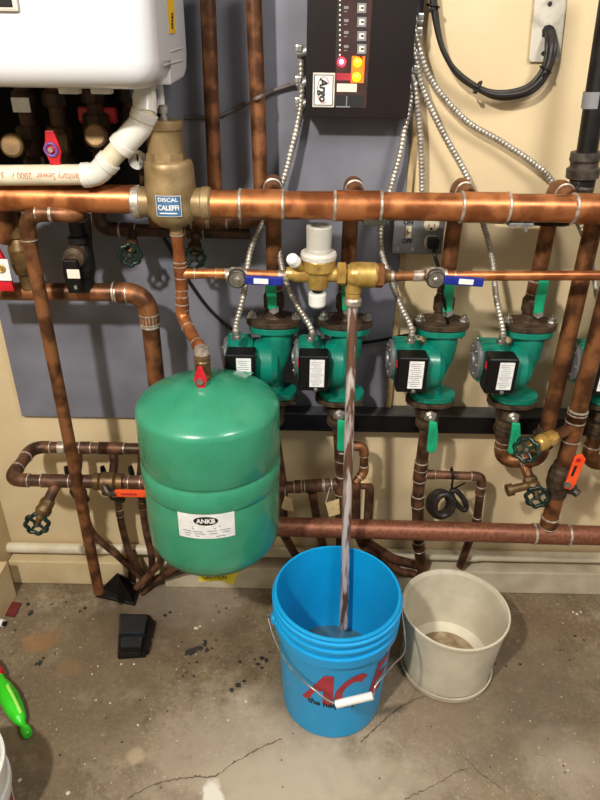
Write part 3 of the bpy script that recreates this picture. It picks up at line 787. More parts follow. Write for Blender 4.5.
k = M('steel'); k.lathe(o + V((.002, 0, H2)), (0, 0, 1), [(0, .009), (.006, .009), (.006, .006), (.012, .006), (.012, .0095), (.022, .0095), (.026, .006)], 'steel', 12); k.build('vent_cap', sp_)
cz = P(170, 206.5, dM + R1)
def onsep(x, y, e=.0012):
    an = x / R1; return V((bx.x + .003 + math.sin(an) * (R1 + e), -dM - math.cos(an) * (R1 + e), cz.z + y))
k = M('label_blue'); W_, H_ = .050, .040; n = 10
vs = [onsep(-W_ / 2 + W_ * i / n, s * H_ / 2 * (1 if 1 else 0)) for i in range(n + 1) for s in (-1, 1)]
k.add(vs, [(2 * i, 2 * i + 2, 2 * i + 3, 2 * i + 1) for i in range(n)], 'white_dull', False)
vs = [onsep(-W_ * .47 + W_ * .94 * i / n, s * H_ * .47, .0016) for i in range(n + 1) for s in (-1, 1)]
k.add(vs, [(2 * i, 2 * i + 2, 2 * i + 3, 2 * i + 1) for i in range(n)], 'label_blue', False)
k.text('DISCAL', None, None, None, .010, 'paper', fn=lambda x, y: onsep(x, y + .012, .0021), width=.038, bold=.02)
k.text('CALEFFI', None, None, None, .013, 'paper', fn=lambda x, y: onsep(x, y - .003, .0021), width=.040, bold=.03)
k.box(onsep(0, -.013, .0016), (.034, .001, .002), 'paper')
k.build('label_plate', sp_)

# pipe from the separator down to the expansion tank
dT = .33
s0 = V((bx.x + .005, -dM, z0 + .004)); s1 = P(182.5, 318, dM + .004); s2 = P(201, 350, dT - .02); s3 = P(203.5, 378, dT)
tpp = pipe('tank_feed_pipe', 'thin copper pipe dropping with a jog from the air separator to the green tank', 'pipe', [s0, P(181, 272, dM), s1, s2, P(203.2, 366, dT - .004)], .0125, 'copper', R=.03,
     fit=[((P(181, 276, dM), V((0, 0, 1))), .06, 'copper', 'tee'), ((P(182.3, 303, dM + .002), V((0, 0, 1))), .03, 'copper'), ((s0 - V((0, 0, .012)), V((0, 0, 1))), .024, 'bronze', 'adapter')])
tv = thing('tank_shutoff_valve', 'small ball valve with a red winged handle on top of the green tank', 'valve', s3)
k = M('brass_dark'); k.lathe(s3 + V((0, 0, .056)), (0, 0, -1), [(0, .015), (.010, .017), (.012, .014), (.016, .017), (.046, .017), (.048, .019), (.07, .019)], 'brass_dark', 16); k.build('valve_body', tv)
k = M('steel'); k.lathe(s3 + V((0, 0, .072)), (0, 0, -1), [(0, .014), (.016, .016)], 'solder', 16); k.build('union_nut', tv)
c = s3 + V((-.002, -.026, .010)); k = M('lever_red'); k.prism([c + V(q) for q in ((-.003, 0, .032), (.006, 0, .032), (.012, 0, .012), (.014, 0, 0), (.009, 0, -.014), (.006, 0, -.036), (-.001, 0, -.040), (-.006, 0, -.016), (-.013, 0, 0), (-.010, 0, .014))], (0, -.008, 0), 'lever_red', .0025)
k.lathe(c + V((0, -.008, 0)), (0, -1, 0), [(0, .007), (.005, .007)], 'steel', 8); k.build('handle', tv)
k = M('cap_blue'); k.box(s3 + V((.011, -.016, -.014)), (.022, .010, .012), 'cap_blue', bev=.003); k.build('blue_clip', tv)

# ================================================================== EXPANSION TANK
TC = P(212, 470, dT); RT = .1545
zs = .823; zbot = P(206, 573, dT + .12).z - .018
tk = thing('expansion_tank', 'large round green expansion tank hanging from the copper pipe, white label on its front', 'expansion tank', (TC.x, -dT, zbot))
o = V((TC.x, -dT, 0)); 
zg, zc = .700, .642
dome = [(zs + .058, .001), (zs + .0575, RT * .12), (zs + .053, RT * .3), (zs + .044, RT * .5), (zs + .031, RT * .7), (zs + .0185, RT * .86), (zs + .0095, RT * .945), (zs + .003, RT * .985), (zs - .006, RT)]
k = M('tank_green'); k.revolve(o, (0, 0, 1), dome + [(zg + .005, RT), (zg + .002, RT * .992), (zg, RT * .978), (zg - .004, RT * .984), (zg - .008, RT * 1.0)], 'tank_green', 72)
k.build('upper_shell', tk)
hb = zbot
k = M('tank_green'); k.revolve(o, (0, 0, 1), [(zg - .006, RT * .99), (zg - .009, RT * 1.008), (zc + .005, RT * 1.008), (zc + .002, RT * 1.002), (zc, RT * .988), (zc - .004, RT * .990), (zc - .008, RT * .994), (hb + .07, RT * .994), (hb + .045, RT * .97), (hb + .026, RT * .9), (hb + .012, RT * .76), (hb + .004, RT * .5), (hb, .001)], 'tank_green', 72); k.build('lower_shell', tk)
k = M('brass'); k.lathe(o + V((s3.x - o.x, 0, zs + .050)), (0, 0, 1), [(0, .024), (.012, .022)], 'tank_green', 20); k.build('top_boss', tk)
lz = P(206, 526, dT + RT * .99).z; lx = math.asin((P(206, 526, dT + RT).x - TC.x) / RT)
def ontank(x, y, e=.001):
    an = x / RT + lx; return V((TC.x + math.sin(an) * (RT * .994 + e), -dT - math.cos(an) * (RT * .994 + e), lz + y))
k = M('paper'); W_, H_, n = .122, .068, 14
k.add([ontank(-W_ / 2 + W_ * i / n, s * H_ / 2) for i in range(n + 1) for s in (-1, 1)], [(2 * i, 2 * i + 2, 2 * i + 3, 2 * i + 1) for i in range(n)], 'paper', False)
ov = [ontank(0, .014, .0016)] + [ontank(math.cos(2 * PI * i / 32) * .026, .014 + math.sin(2 * PI * i / 32) * .0115, .0016) for i in range(32)]
k.add(ov, [(0, 1 + i, 1 + (i + 1) % 32) for i in range(32)], 'print_black', False)
k.text('ANKB', None, None, None, .016, 'paper', fn=lambda x, y: ontank(x, y + .014, .0024), width=.040, bold=.04)
for x, y, w in ((0, -.002, .06), (-.005, -.007, .05), (-.042, -.014, .018), (-.018, -.015, .02), (.012, -.013, .02), (.04, -.012, .022), (-.04, -.020, .014), (-.014, -.021, .022), (.014, -.020, .016), (.042, -.018, .014), (-.03, -.027, .03), (.03, -.028, .02)):
    k.add([ontank(x - w / 2, y - .001, .0016), ontank(x + w / 2, y - .001, .0016), ontank(x + w / 2, y + .001, .0016), ontank(x - w / 2, y + .001, .0016)], [(0, 1, 2, 3)], 'print_grey', False)
k.build('label', tk)
# small paper patch high on the dome at the back right
k = M('tag_tan'); c = V((TC.x + .075, -dT + .105, zs + .022)); k.box(c, (.03, .012, .002), 'lever_green', Matrix.Rotation(-.3, 3, 'X')); k.build('dome_patch', tk)
# yellow caution paper under the tank
k = M('paper_yellow'); yq = [P(199, 570, dT - .02), P(199, 581.5, dT - .02), P(222, 581, dT - .02), P(233, 585, dT - .03), P(239, 571, dT - .03), P(220, 566, dT - .02)]
k.prism(yq, (0, .0012, 0), 'paper_yellow')
k.text('CAUTION', P(215, 576.2, dT - .018) + V((.0, -.004, 0)), (1, 0, -.02), (0, 0, 1), .018, 'print_black', width=.06, bold=.02)
k.build('caution_paper', tk)

# ================================================================== FEED LINE
dF = dM; rF = .0105
f = lambda x, y, e=0: P(x, y, dF + e)
fa, fb = f(183, 273.5), f(234, 274)
pipe('feed_pipe', 'thin copper feed pipe between the tank drop pipe and the left blue lever valve', 'pipe', [fa, fb], rF, 'copper', fit=[(onseg(fa, fb, 190), .022), (onseg(fa, fb, 221), .02)])
fc1, fc2 = f(244, 274), f(287, 276)
pipe('feed_pipe', 'short thin copper feed pipe between the left blue lever valve and the brass pressure valve', 'pipe', [fc1, fc2], rF, 'copper', fit=[(onseg(fc1, fc2, 283), .02, 'solder')])
fd, fe = f(384, 276.5), f(428, 275.5)
pipe('feed_pipe', 'short thin copper feed pipe between the brass union and the right blue lever valve', 'pipe', [fd, fe], rF, 'copper_dull', fit=[(onseg(fd, fe, 388), .022, 'solder'), (onseg(fd, fe, 418), .02, 'solder')])
ff, fg = f(447, 276), f(640, 275.2)
pipe('feed_pipe', 'long thin copper feed pipe running right from the blue lever valve across the pipes', 'pipe', [ff, fg], rF, 'copper', fit=[(onseg(ff, fg, 450), .02)])
def lever_valve(label, cx, cy, x1, y1):
    c = f(cx, cy - 4); root = thing('shutoff_valve', label, 'valve', c)
    k = M('steel'); k.lathe(c + V((-.022, 0, 0)), (1, 0, 0), [(0, .014), (.006, .015), (.010, .018), (.034, .018), (.038, .015), (.044, .014)], 'solder', 18)
    k.lathe(c, (0, -1, -.2), [(0, .016), (.024, .015)], 'solder', 18); k.build('valve_body', root)
    h = f(cx, cy, .03); k = M('steel'); k.lathe(h, (0, -1, -.1), [(-.01, .020), (0, .020), (.002, .018)], 'iron_grey', 24); k.lathe(h, (0, -1, -.1), [(.0, .016), (.003, .016)], 'steel', 24); k.lathe(h, (0, -1, -.1), [(.002, .007), (.010, .006)], 'steel', 6, True); k.build('hub', root)
    a = f(cx + 8, cy + .2, .036); b = f(x1, y1, .036); w = (b - a).normalized(); n = V((0, 0, 1))
    k = M('lever_blue'); k.box((a + b) / 2, ((b - a).length, .008, .019), 'lever_blue', Matrix.Rotation(math.atan2(w.z, w.x) * -1, 3, 'Y'), .0035)
    k.box((a + b) / 2 + V((.004 if x1 > 400 else -.006, -.0045, 0)), (.030, .001, .011), 'paper', Matrix.Rotation(math.atan2(w.z, w.x) * -1, 3, 'Y')); 
    k.build('handle', root)
lever_valve('shutoff valve with flat blue lever left of the brass pressure valve', 237, 279.5, 283, 281.5)
lever_valve('shutoff valve with flat blue lever hanging below the grey switch box', 436, 279.5, 483.5, 282.5)
# pressure reducing valve
c = f(318, 274); pv = thing('pressure_reducing_valve', 'brass pressure reducing valve with tall grey plastic cap on the feed line', 'valve', c)
mF = 1 / FPX * 1.34
k = M('brass'); k.lathe(c + V((-32 * mF, 0, 0)), (1, 0, 0), [(0, .013), (.012, .015), (.020, .0185), (.05, .0185), (.058, .016), (.12, .016), (.124, .0125), (.150, .0125)], 'brass', 20)
k.lathe(c + V((0, 0, -.032)), (0, 0, 1), [(0, .015), (.004, .021), (.018, .024), (.034, .027), (.044, .030)], 'brass', 24)
k.build('valve_body', pv)
k = M('brass'); k.lathe(c + V((0, 0, .008)), (0, 0, 1), [(0, .031), (.002, .0345), (.024, .036), (.028, .034)], 'brass', 28); k.text('V', c + V((0, -.0362, .022)), (1, 0, 0), (0, 0, 1), .012, 'brass_dark'); k.build('bonnet', pv)
k = M('white_dull'); k.lathe(c + V((0, 0, .034)), (0, 0, 1), [(0, .037), (.009, .038), (.014, .036), (.014, .026)], 'white_dull', 30)
mat('cap_grey', (186, 182, 172), (172, 168, 158), .45)
k.lathe(c + V((0, 0, .047)), (0, 0, 1), [(0, .0265), (.006, .0265), (.009, .0255), (.052, .027), (.055, .026), (.055, .020), (.046, .019)], 'cap_grey', 30)
k.build('adjusting_cap', pv)
k = M('black_plastic'); 
for i in range(10):
    an = 2 * PI * i / 10; k.box(c + V((math.cos(an) * .019, math.sin(an) * .019, .098)), (.005, .005, .010), 'galvanised', Matrix.Rotation(an, 3, 'Z'))
k.build('cap_teeth', pv)
k = M('black_plastic'); k.lathe(c + V((0, 0, -.038)), (0, 0, 1), [(0, .012), (.014, .012)], 'black_plastic', 20); k.build('seal', pv)
k = M('white_plastic'); k.lathe(c + V((0, 0, -.041)), (0, 0, -1), [(0, .0185), (.003, .0195), (.026, .0185), (.030, .016)], 'white_plastic', 24); k.build('bottom_cap', pv)
t = f(303, 270, .005); t2 = f(295, 262, .025); k = M('brass'); k.sweep([t, t2], .010, 'brass', 14); k.build('bypass_boss', pv)
k = M('white_plastic'); dd = (t2 - t).normalized(); k.lathe(t2 - dd * .004, dd, [(0, .0125), (.004, .0135), (.018, .0125), (.022, .010)], 'white_plastic', 18); k.build('side_cap', pv)
# backflow preventer
c = f(357, 274.5); bp = thing('backflow_preventer', 'brass backflow preventer body where the long discharge pipe drops to the bucket', 'valve', c)
k = M('brass'); k.lathe(f(329, 274), (1, 0, 0), [(0, .0125), (.02, .0125)], 'brass', 18)
k.lathe(f(347, 274.5), (1, 0, 0), [(0, .020), (.008, .025), (.020, .027), (.058, .027), (.066, .022), (.072, .022)], 'brass', 24)
k.lathe(f(354, 276), (0, 0, -1), [(0, .018), (.034, .018), (.036, .016), (.052, .016)], 'brass', 20); k.build('valve_body', bp)
k = M('brass'); k.lathe(f(336.5, 274), (1, 0, 0), [(0, .022), (.002, .0255), (.018, .0255), (.020, .022)], 'brass', 6, True); k.build('union_nut', bp)
k = M('brass_dark'); k.lathe(f(375.5, 275.5), (1, 0, 0), [(0, .024), (.002, .027), (.016, .027), (.018, .024)], 'copper_dull', 6, True); k.lathe(f(383, 276), (1, 0, 0), [(0, .018), (.01, .014), (.016, .013)], 'brass_dark', 16); k.build('union_nut', bp)
k = M('solder'); k.lathe(f(353, 297.5), (0, 0, -1), [(0, .0165), (.004, .019), (.014, .019), (.018, .017)], 'solder', 18); k.build('solder_joint', bp)
dpp = [f(353, 299), P(349.5, 420, dF + .05), P(343.5, 627, .335)]
k = M('copper_streaked'); k.sweep(dpp, .0112, 'copper_streaked', 18)
tag(k.build('discharge_pipe', None, dpp[0]), 'long streaked copper pipe dropping straight down into the blue bucket', 'pipe')

# ================================================================== RIGHT-HAND PIPES
dA = .14
a0 = P(594, 222, dA); a1 = P(545.5, 436, dA)
rA = .0195
u1 = P(543, 458, dA)
pA = pipe('slanting_pipe', 'brown copper pipe descending behind the thin feed line at right, left of the two', 'pipe', [P(600, 196, dA), a1], rA, 'copper_dull')
dB = .19
b1 = P(549, 523, dB); b0 = P(601, 322, dB); b00 = P(631, 205, dB)
pB = pipe('slanting_pipe', 'brown copper pipe with the orange lever at right, dropping into the low return pipe', 'pipe', [b00, b1], .0205, 'copper_dull',
     fit=[(onseg(b00, b1, 416, 'y'), .03, 'copper_dull'), (onseg(b00, b1, 427, 'y'), .075, 'copper_dull', 'tee'), (onseg(b00, b1, 522, 'y'), .03, 'copper_dull', 'coupling')])
# ball valve with orange handle on it
q, dd = onseg(b00, b1, 479, 'y'); ov_ = thing('ball_valve', 'bronze ball valve with a long orange lever on the right slanting pipe', 'valve', q)
k = M('copper_dull'); k.lathe(q - dd * .05, dd, [(0, .024), (.012, .026), (.02, .030), (.036, .033), (.062, .033), (.078, .029), (.085, .025), (.1, .024)], 'iron_brown', 20)
k.lathe(q, (.8, -1, -.35), [(0, .018), (.04, .015), (.046, .011), (.056, .011)], 'iron_grey', 14); k.build('valve_body', ov_)
k = M('lever_orange'); hq = [P(563.5, 487, dB + .05), P(570, 488.5, dB + .05), P(574.5, 483, dB + .05), P(585, 458, dB + .05), P(582, 453.5, dB + .05), P(577.5, 454, dB + .05), P(573.5, 457, dB + .05), P(565.5, 480, dB + .05)]
k.prism(hq, (0, -.007, 0), 'lever_orange', .002)
hc = P(574, 471, dB + .058); hd = (P(579, 458, dB + .058) - P(568, 484, dB + .058)).normalized(); hn = V((hd.z, 0, -hd.x))
k.box(hc, (.006, .001, .030), 'print_black', None, 0, (hn, V((0, 1, 0)), hd)); k.box(hc + hd * .032, (.010, .001, .010), 'lever_red', None, 0, (hn, V((0, 1, 0)), hd)); k.build('handle', ov_)
k = M('steel'); k.lathe(P(567, 484, dB + .056), (0, -1, 0), [(0, .009), (.008, .008)], 'steel', 6, True); k.build('nut', ov_)

# U-bend under the fourth pump, up into the left slanting pipe
v4 = locs[3] + V((-.004, 0, -.193 - .085))
ub = pipe('u_bend_pipe', 'copper U bend under the fourth pump joining the left slanting pipe', 'pipe', [v4, V((v4.x, v4.y, P(505, 461, dP).z)), P(538, 459, dA), a1], .0185, 'copper_dull', R=.035,
     fit=[((P(522, 460.5, dP + .01), V((1, -.3, 0))), .05, 'copper_dull', 'tee'), ((V((v4.x, v4.y, v4.z - .045)), V((0, 0, 1))), .03, 'copper_dull')])
for nm, c_, ax, lb in (('pipe_union', V((v4.x, v4.y, v4.z - .006)), V((0, 0, 1)), 'dark bronze pipe union under the fourth pump valve above the U bend'), ('pipe_union', a1 + (a0 - a1).normalized() * .0, (a0 - a1).normalized(), 'dark bronze pipe union at the foot of the left slanting pipe')):
    root = thing(nm, lb, 'pipe union', c_)
    k = M('iron_brown'); k.lathe(c_ - ax * .026, ax, [(0, .024), (.016, .026), (.038, .026), (.052, .024)], 'iron_brown', 20); k.build('union_body', root)
    k = M('iron_brown'); k.lathe(c_ - ax * .012, ax, [(0, .029), (.003, .032), (.019, .032), (.022, .029)], 'iron_brown', 8, True); k.build('union_nut', root)
hose_bib('brass drain valve with dark handwheel and side spout below the U bend at right', P(523, 462, dP + .02), P(537, 497, .20), .031, 'copper_dull', 'brass_dark', (-.06, -.01, -.012))
hose_bib('brass drain valve with dark handwheel branching left from the right slanting pipe', onseg(b00, b1, 427, 'y')[0], P(526.5, 450, .28), .031, 'copper_dull', 'brass')
# pieces at the right edge
v5 = locs[4] + V((-.004, 0, -.193 - .08))
pipe('edge_bend_pipe', 'copper elbow pipe at the right edge under the fifth pump', 'pipe', [v5, V((v5.x, v5.y, P(590, 462, dP).z)), P(640, 464, dP)], .0185, 'copper_dull', R=.035)
root = thing('pipe_union', 'dark bronze pipe union at the right edge above the copper elbow', 'pipe union', v5)
k = M('iron_brown'); k.lathe(v5 - V((0, 0, .03)), (0, 0, 1), [(0, .024), (.016, .026), (.038, .026), (.052, .024)], 'iron_brown', 20); k.build('union_body', root)
k = M('iron_brown'); k.lathe(v5 - V((0, 0, .016)), (0, 0, 1), [(0, .029), (.003, .032), (.019, .032), (.022, .029)], 'iron_brown', 8, True); k.build('union_nut', root)

# black gas pipe at the top right
dG = .12
BLK = 1
g0, g1, g2 = P(617, -40, dG), P(581, 190, dG), P(573, 221, dG)
gp = thing('gas_pipe', 'black iron pipe coming down at the top right and turning left behind the copper main', 'pipe', g1)
k = M('black_iron'); pth, cs = fillet([g0, g1, V((g1.x - .002, g1.y, P(570, 217.5, dG).z)), P(440, 211, dG)], .04); k.sweep(pth, .021, 'black_iron', 18); k.build('pipe', gp)
q = P(583, 172, dG); dd = (g0 - g1).normalized(); k = M('iron_grey'); k.lathe(q - dd * .045, dd, [(0, .026), (.014, .028), (.02, .024), (.03, .024), (.034, .033), (.052, .034), (.056, .028), (.064, .028), (.07, .031), (.085, .03)], 'iron_grey', 20); k.build('union', gp)
q = P(592, 108, dG); k = M('paper'); k.lathe(q, dd, [(0, .0213), (.03, .0213)], 'print_grey', 18); k.build('pipe_mark', gp)
k = M('black_iron'); cq = cs[0][0]; k.sweep([cq[0] + V((0, 0, .02))] + cq + [cq[-1] + V((-.02, 0, 0))], .0255, 'black_iron', 18); k.build('elbow', gp)
# ================================================================== LOWER LEGS UNDER THE PUMPS
def vz(i): return locs[i] + V((-.004, 0, -.193 - .075))
l1 = vz(0); pipe('return_tube', 'thin brown copper leg beside the right side of the green tank', 'pipe', [l1, P(283.5, 489, dP), P(283.5, 534, .09), P(296, 556, .07), P(312, 580, .06)], .0125, 'copper_brown', R=.04, elbows=False)
m0, m1 = P(278, 488, dP), P(338, 484, dP)
pipe('cross_pipe', 'short brown copper cross pipe between the green tank and the second pump leg', 'pipe', [m0, m1], .0165, 'copper_brown',
     fit=[(onseg(m0, m1, 298), .02, 'copper_brown'), (onseg(m0, m1, 314), .05, 'copper_brown', 'tee'), (onseg(m0, m1, 328), .02, 'copper_brown')])
pipe('return_tube', 'thin brown copper leg hanging from the middle of the short cross pipe', 'pipe', [P(312, 492, dP), P(314, 502, dP), P(319, 530, .09), P(327, 560, .06)], .012, 'copper_brown', R=.03, elbows=False)
l2 = vz(1); pipe('return_tube', 'brown copper leg under the second pump behind the discharge pipe', 'pipe', [l2, P(342, 480, dP), P(341, 528, dP), P(342, 560, .09)], .0165, 'copper_brown', fit=[((P(342, 455, dP), V((0, 0, 1))), .03, 'copper_brown'), ((P(341.5, 484, dP), V((0, 0, 1))), .06, 'copper_brown', 'tee')], elbows=False)
pipe('loop_pipe', 'small copper hook shaped loop right of the discharge pipe', 'pipe', [P(346, 446, dP), P(364, 446, dP), P(364, 472, dP), P(355, 483, dP + .02)], .0115, 'copper_dull', R=.02)
pipe('return_tube', 'brown copper leg with a rounded top right of the discharge pipe', 'pipe', [P(355, 484, dP), P(370, 485, dP), P(368, 520, .1), P(366, 541, .09), P(392, 558, .07), P(420, 566, .05)], .013, 'copper_brown', R=.03, elbows=False)
pipe('return_tube', 'short brown copper leg directly beside the discharge pipe above the bucket rim', 'pipe', [P(356, 482, .12), P(356, 528, .11), P(362, 545, .09), P(400, 572, .06), P(424, 575, .05)], .0125, 'copper_brown', R=.04, elbows=False)
k = M('white_dull'); k.box(P(366, 480.5, dP + .012), (.032, .02, .008), 'tag_tan', bev=.003); tag(k.build('plastic_block', None, P(366, 480.5, dP)), 'small cream plastic block resting on the rounded pipe right of the discharge pipe', 'block')
def paper(label, pts, dd, hang):
    k = M('tag_tan'); k.prism([P(x, y, dd) for x, y in pts], (0, .001, 0), 'tag_tan'); o = k.build('paper_tag', None, P(*pts[0], dd)); tag(o, label, 'tag')
    s = M('white_dull'); s.sweep([P(*hang, dd - .005), P(*pts[0], dd - .0005)], .0009, 'white_dull', 6); s.build('string', o)
paper('blank tan paper tag beside the right edge of the green tank', [(285, 496), (292, 499), (294, 512), (285, 510), (281, 508)], dP + .02, (285, 489))
paper('yellowish square paper tag hanging left of the discharge pipe', [(325.5, 503), (339, 499), (340, 514), (329, 517)], dP + .025, (330, 487))
# third pump leg and its square loop
l3 = vz(2); t3 = P(420, 474, dP)
pipe('return_tube', 'long brown copper leg under the third pump passing behind the low return pipe', 'pipe', [l3, V((l3.x, l3.y, t3.z)), P(417.5, 500, .10), P(418.5, 545, .08), P(424, 580, .055)], .0165, 'copper_brown', R=.06,
     fit=[((V((l3.x, l3.y, t3.z + .01)), V((0, 0, 1))), .06, 'copper_brown', 'tee')])
pipe('branch_loop', 'square cornered thin copper branch right of the third pump leg carrying a black cord coil', 'pipe', [V((l3.x, l3.y, t3.z)), P(482, 476.5, dP), P(477, 520, dP - .01), P(460, 566, .06)], .0118, 'copper_brown', R=.022,
     fit=[((P(430, 474.4, dP), V((1, 0, 0))), .025, 'copper_brown'), ((P(480.5, 490, dP), V((.02, 0, 1))), .024, 'copper_brown')])
# coil of black cord tied to it
ck = P(443, 500, dP + .02); k = M('rubber')
pts = []
for i in range(0, 6 * 24 + 1):
    an = 2 * PI * i / 24; t = i / 144
    c = P(438, 503, dP + .005 + .05 * t); rq = .030 - .006 * abs(math.sin(5 * t)); pts.append(c + V((math.cos(an) * rq + .018 * t, 0, math.sin(an) * (rq + .012) - .008 * t)))
k.sweep(pts, .0085, 'rubber', 8)
cc = k.build('cord_coil', None, ck); tag(cc, 'coil of black cord tied up under the thin square copper branch', 'cord')
k = M('rubber'); pts = []
for i in range(0, 3 * 24 + 1):
    an = 2 * PI * i / 24; t = i / 72; c = P(459, 500, dP + .01 + .015 * t); rt_ = (V((.55, 0, -.83)), V((.83, 0, .55)))
    pts.append(c + rt_[0] * (math.cos(an) * .040) + rt_[1] * (math.sin(an) * .012))
k.sweep(pts, .0075, 'rubber', 8); k.build('loose_loop', cc)
k = M('black_plastic'); a = P(452, 473.5, dP); k.ring(a, (1, 0, .1), .016, .0025, 'black_plastic', 20, 6); k.sweep(spline([a + V((0, -.016, 0)), P(452, 484, dP + .02), P(451, 491, dP + .02), P(444, 496, dP + .03)], 6), .003, 'black_plastic', 6); k.sweep([P(451, 490, dP + .025), P(465, 483, dP + .04)], .0022, 'black_plastic', 6); k.build('cable_tie', cc)

# ================================================================== LEFT SIDE PIPES
# tall pipe from under the main to the floor
lv = [P(79, 214.5, .15), P(81, 214.5, .235), P(24, 213, .235), P(99, 592, .235)]
pipe('tall_pipe', 'tall brown copper pipe bending under the main at left and ending just above the floor', 'pipe', lv, .0145, 'copper_dull', R=.04, fit=[((P(45, 213.5, .235), V((1, 0, 0))), .03, 'copper_dull')])
# run with big elbow going down behind the tank
pipe('elbow_run', 'copper run turning down with a wide elbow behind the green tank', 'pipe', [P(-25, 291, .145), P(147, 292.5, .145), V((P(147, 292.5, .145).x, -.145, .70))], .0205, 'copper_dull', R=.055,
     fit=[((P(122, 293, .145), V((1, 0, 0))), .024, 'copper_dull'), ((V((P(147, 292.5, .145).x, -.145, P(150, 320, .145).z)), V((0, 0, 1))), .03, 'solder')])
# valves hanging between main and run
def drop_valve(label, x, y0, y1, dd, lever_m, lev, body='brass_dark'):
    a, b = P(x, y0, dd), P(x, y1, dd); b.x = a.x + .004
    root = thing('zone_valve', label, 'valve', b); ln = (a - b).length; ax = (a - b).normalized()
    k = M(body); k.lathe(b, ax, [(0, .017), (ln * .18, .017), (ln * .2, .022), (ln * .3, .027), (ln * .5, .027), (ln * .58, .022), (ln * .62, .019), (ln * .64, .023), (ln * .72, .023), (ln * .74, .017), (ln, .017)], body, 20); k.build('valve_body', root)
    return root
z1_ = drop_valve('dark valve with a red lever at the left edge under the copper main', 11, 205, 288, .15, None, None)
k = M('lever_red'); q = P(4, 268, .185); k.prism([q + V(w) for w in ((-.03, 0, .045), (0, 0, .05), (.012, 0, .01), (.016, 0, -.05), (-.03, 0, -.05))], (0, -.010, 0), 'lever_red', .003)
k.build('handle', z1_)
k = M('paper'); q = P(3, 270, .198); k.box(q, (.03, .003, .048), 'paper', bev=.002); k.ring(q + V((-.002, -.003, .004)), (0, -1, 0), .007, .0025, 'brass'); k.lathe(q + V((-.002, -.001, .004)), (0, -1, 0), [(0, .004), (.004, .004)], 'brass', 6, True); k.build('valve_tag', z1_)
pipe('riser_pipe', 'copper riser at the left edge above the red lever valve', 'pipe', [P(3, 196, .18), P(7, 240, .155)], .021, 'copper_dull')
z2_ = drop_valve('dark iron valve with a black lever and cream tag hanging under the copper main', 74, 214, 290, .15, None, None, 'black_iron')
k = M('black_plastic'); q = P(73, 272, .19); k.prism([q + V(w) for w in ((-.015, 0, .03), (.015, 0, .03), (.018, 0, 0), (.013, 0, -.045), (-.013, 0, -.045), (-.018, 0, 0))], (0, -.012, 0), 'black_plastic', .004); k.build('handle', z2_)
k = M('print_cream'); q = P(73.5, 274, .204); k.box(q, (.027, .002, .020), 'print_cream', bev=.001); k.box(q + V((0, 0, -.03)), (.006, .002, .008), 'galvanised'); k.build('valve_tag', z2_)
k = M('black_iron'); k.lathe(P(76, 256, .17), (0, -1, 0), [(0, .024), (.016, .022), (.02, .012)], 'iron_brown', 18); k.build('bonnet', z2_)
pipe('short_riser', 'short dark copper riser behind the black lever valve', 'pipe', [P(84, 214, .12), P(89, 290, .13)], .014, 'copper_dark')

# horizontal loop at left with its valves
zl = P(38, 447, .07).z
def PL(x, y): return PZ(x, y, zl)
bk = [P(150, 449.5, .07), P(33, 447.5, .07)]; fr1 = PL(9, 480); fr2 = V((P(150, 482, .20).x, fr1.y, zl))
bk = [V((q.x, -.07, zl)) for q in bk]
lp = pipe('loop_pipe', 'brown copper pipe loop standing out from the wall left of the green tank', 'pipe', [bk[0], bk[1], fr1, fr2], .0155, 'copper_brown', R=.036,
     fit=[(onseg(bk[0], bk[1], 112), .07, 'copper_brown', 'tee'), (onseg(bk[0], bk[1], 86), .03, 'copper_brown'), (onseg(bk[0], bk[1], 62), .016, 'solder'), (onseg(fr1, fr2, 56), .07, 'copper_brown', 'tee'), (onseg(fr1, fr2, 88), .05, 'copper_brown'), (onseg(fr1, fr2, 135), .03, 'copper_brown')])
dl = -fr1.y
q, dd = onseg(fr1, fr2, 109); ob_ = thing('ball_valve', 'brass ball valve with a short orange lever on the left copper loop', 'valve', q)
k = M('brass_dark'); k.lathe(q - dd * .036, dd, [(0, .022), (.012, .022), (.014, .019), (.020, .025), (.05, .025), (.056, .019), (.058, .022), (.072, .022)], 'brass_dark', 20); k.lathe(q, (0, -1, -.6), [(0, .016), (.034, .013)], 'brass_dark', 14); k.build('valve_body', ob_)
k = M('lever_orange'); a, b = P(115, 493, dl + .045), P(147, 493.5, dl + .045); k.box((a + b) / 2, ((b - a).length, .009, .019), 'lever_orange', None, .003); k.box((a + b) / 2 + V((-.004, -.0048, 0)), (.040, .001, .004), 'print_red'); k.build('handle', ob_)
k = M('iron_grey'); k.sweep(spline([P(104, 486, dl + .03), P(109, 493, dl + .04), P(117, 493, dl + .045)], 5), .0075, 'iron_grey', 10); k.build('lever_neck', ob_)
hose_bib('drain valve with dark green handwheel hanging from the left copper loop', onseg(fr1, fr2, 58)[0], P(37, 524, dl + .06), .031, 'copper_brown', 'brass_dark')
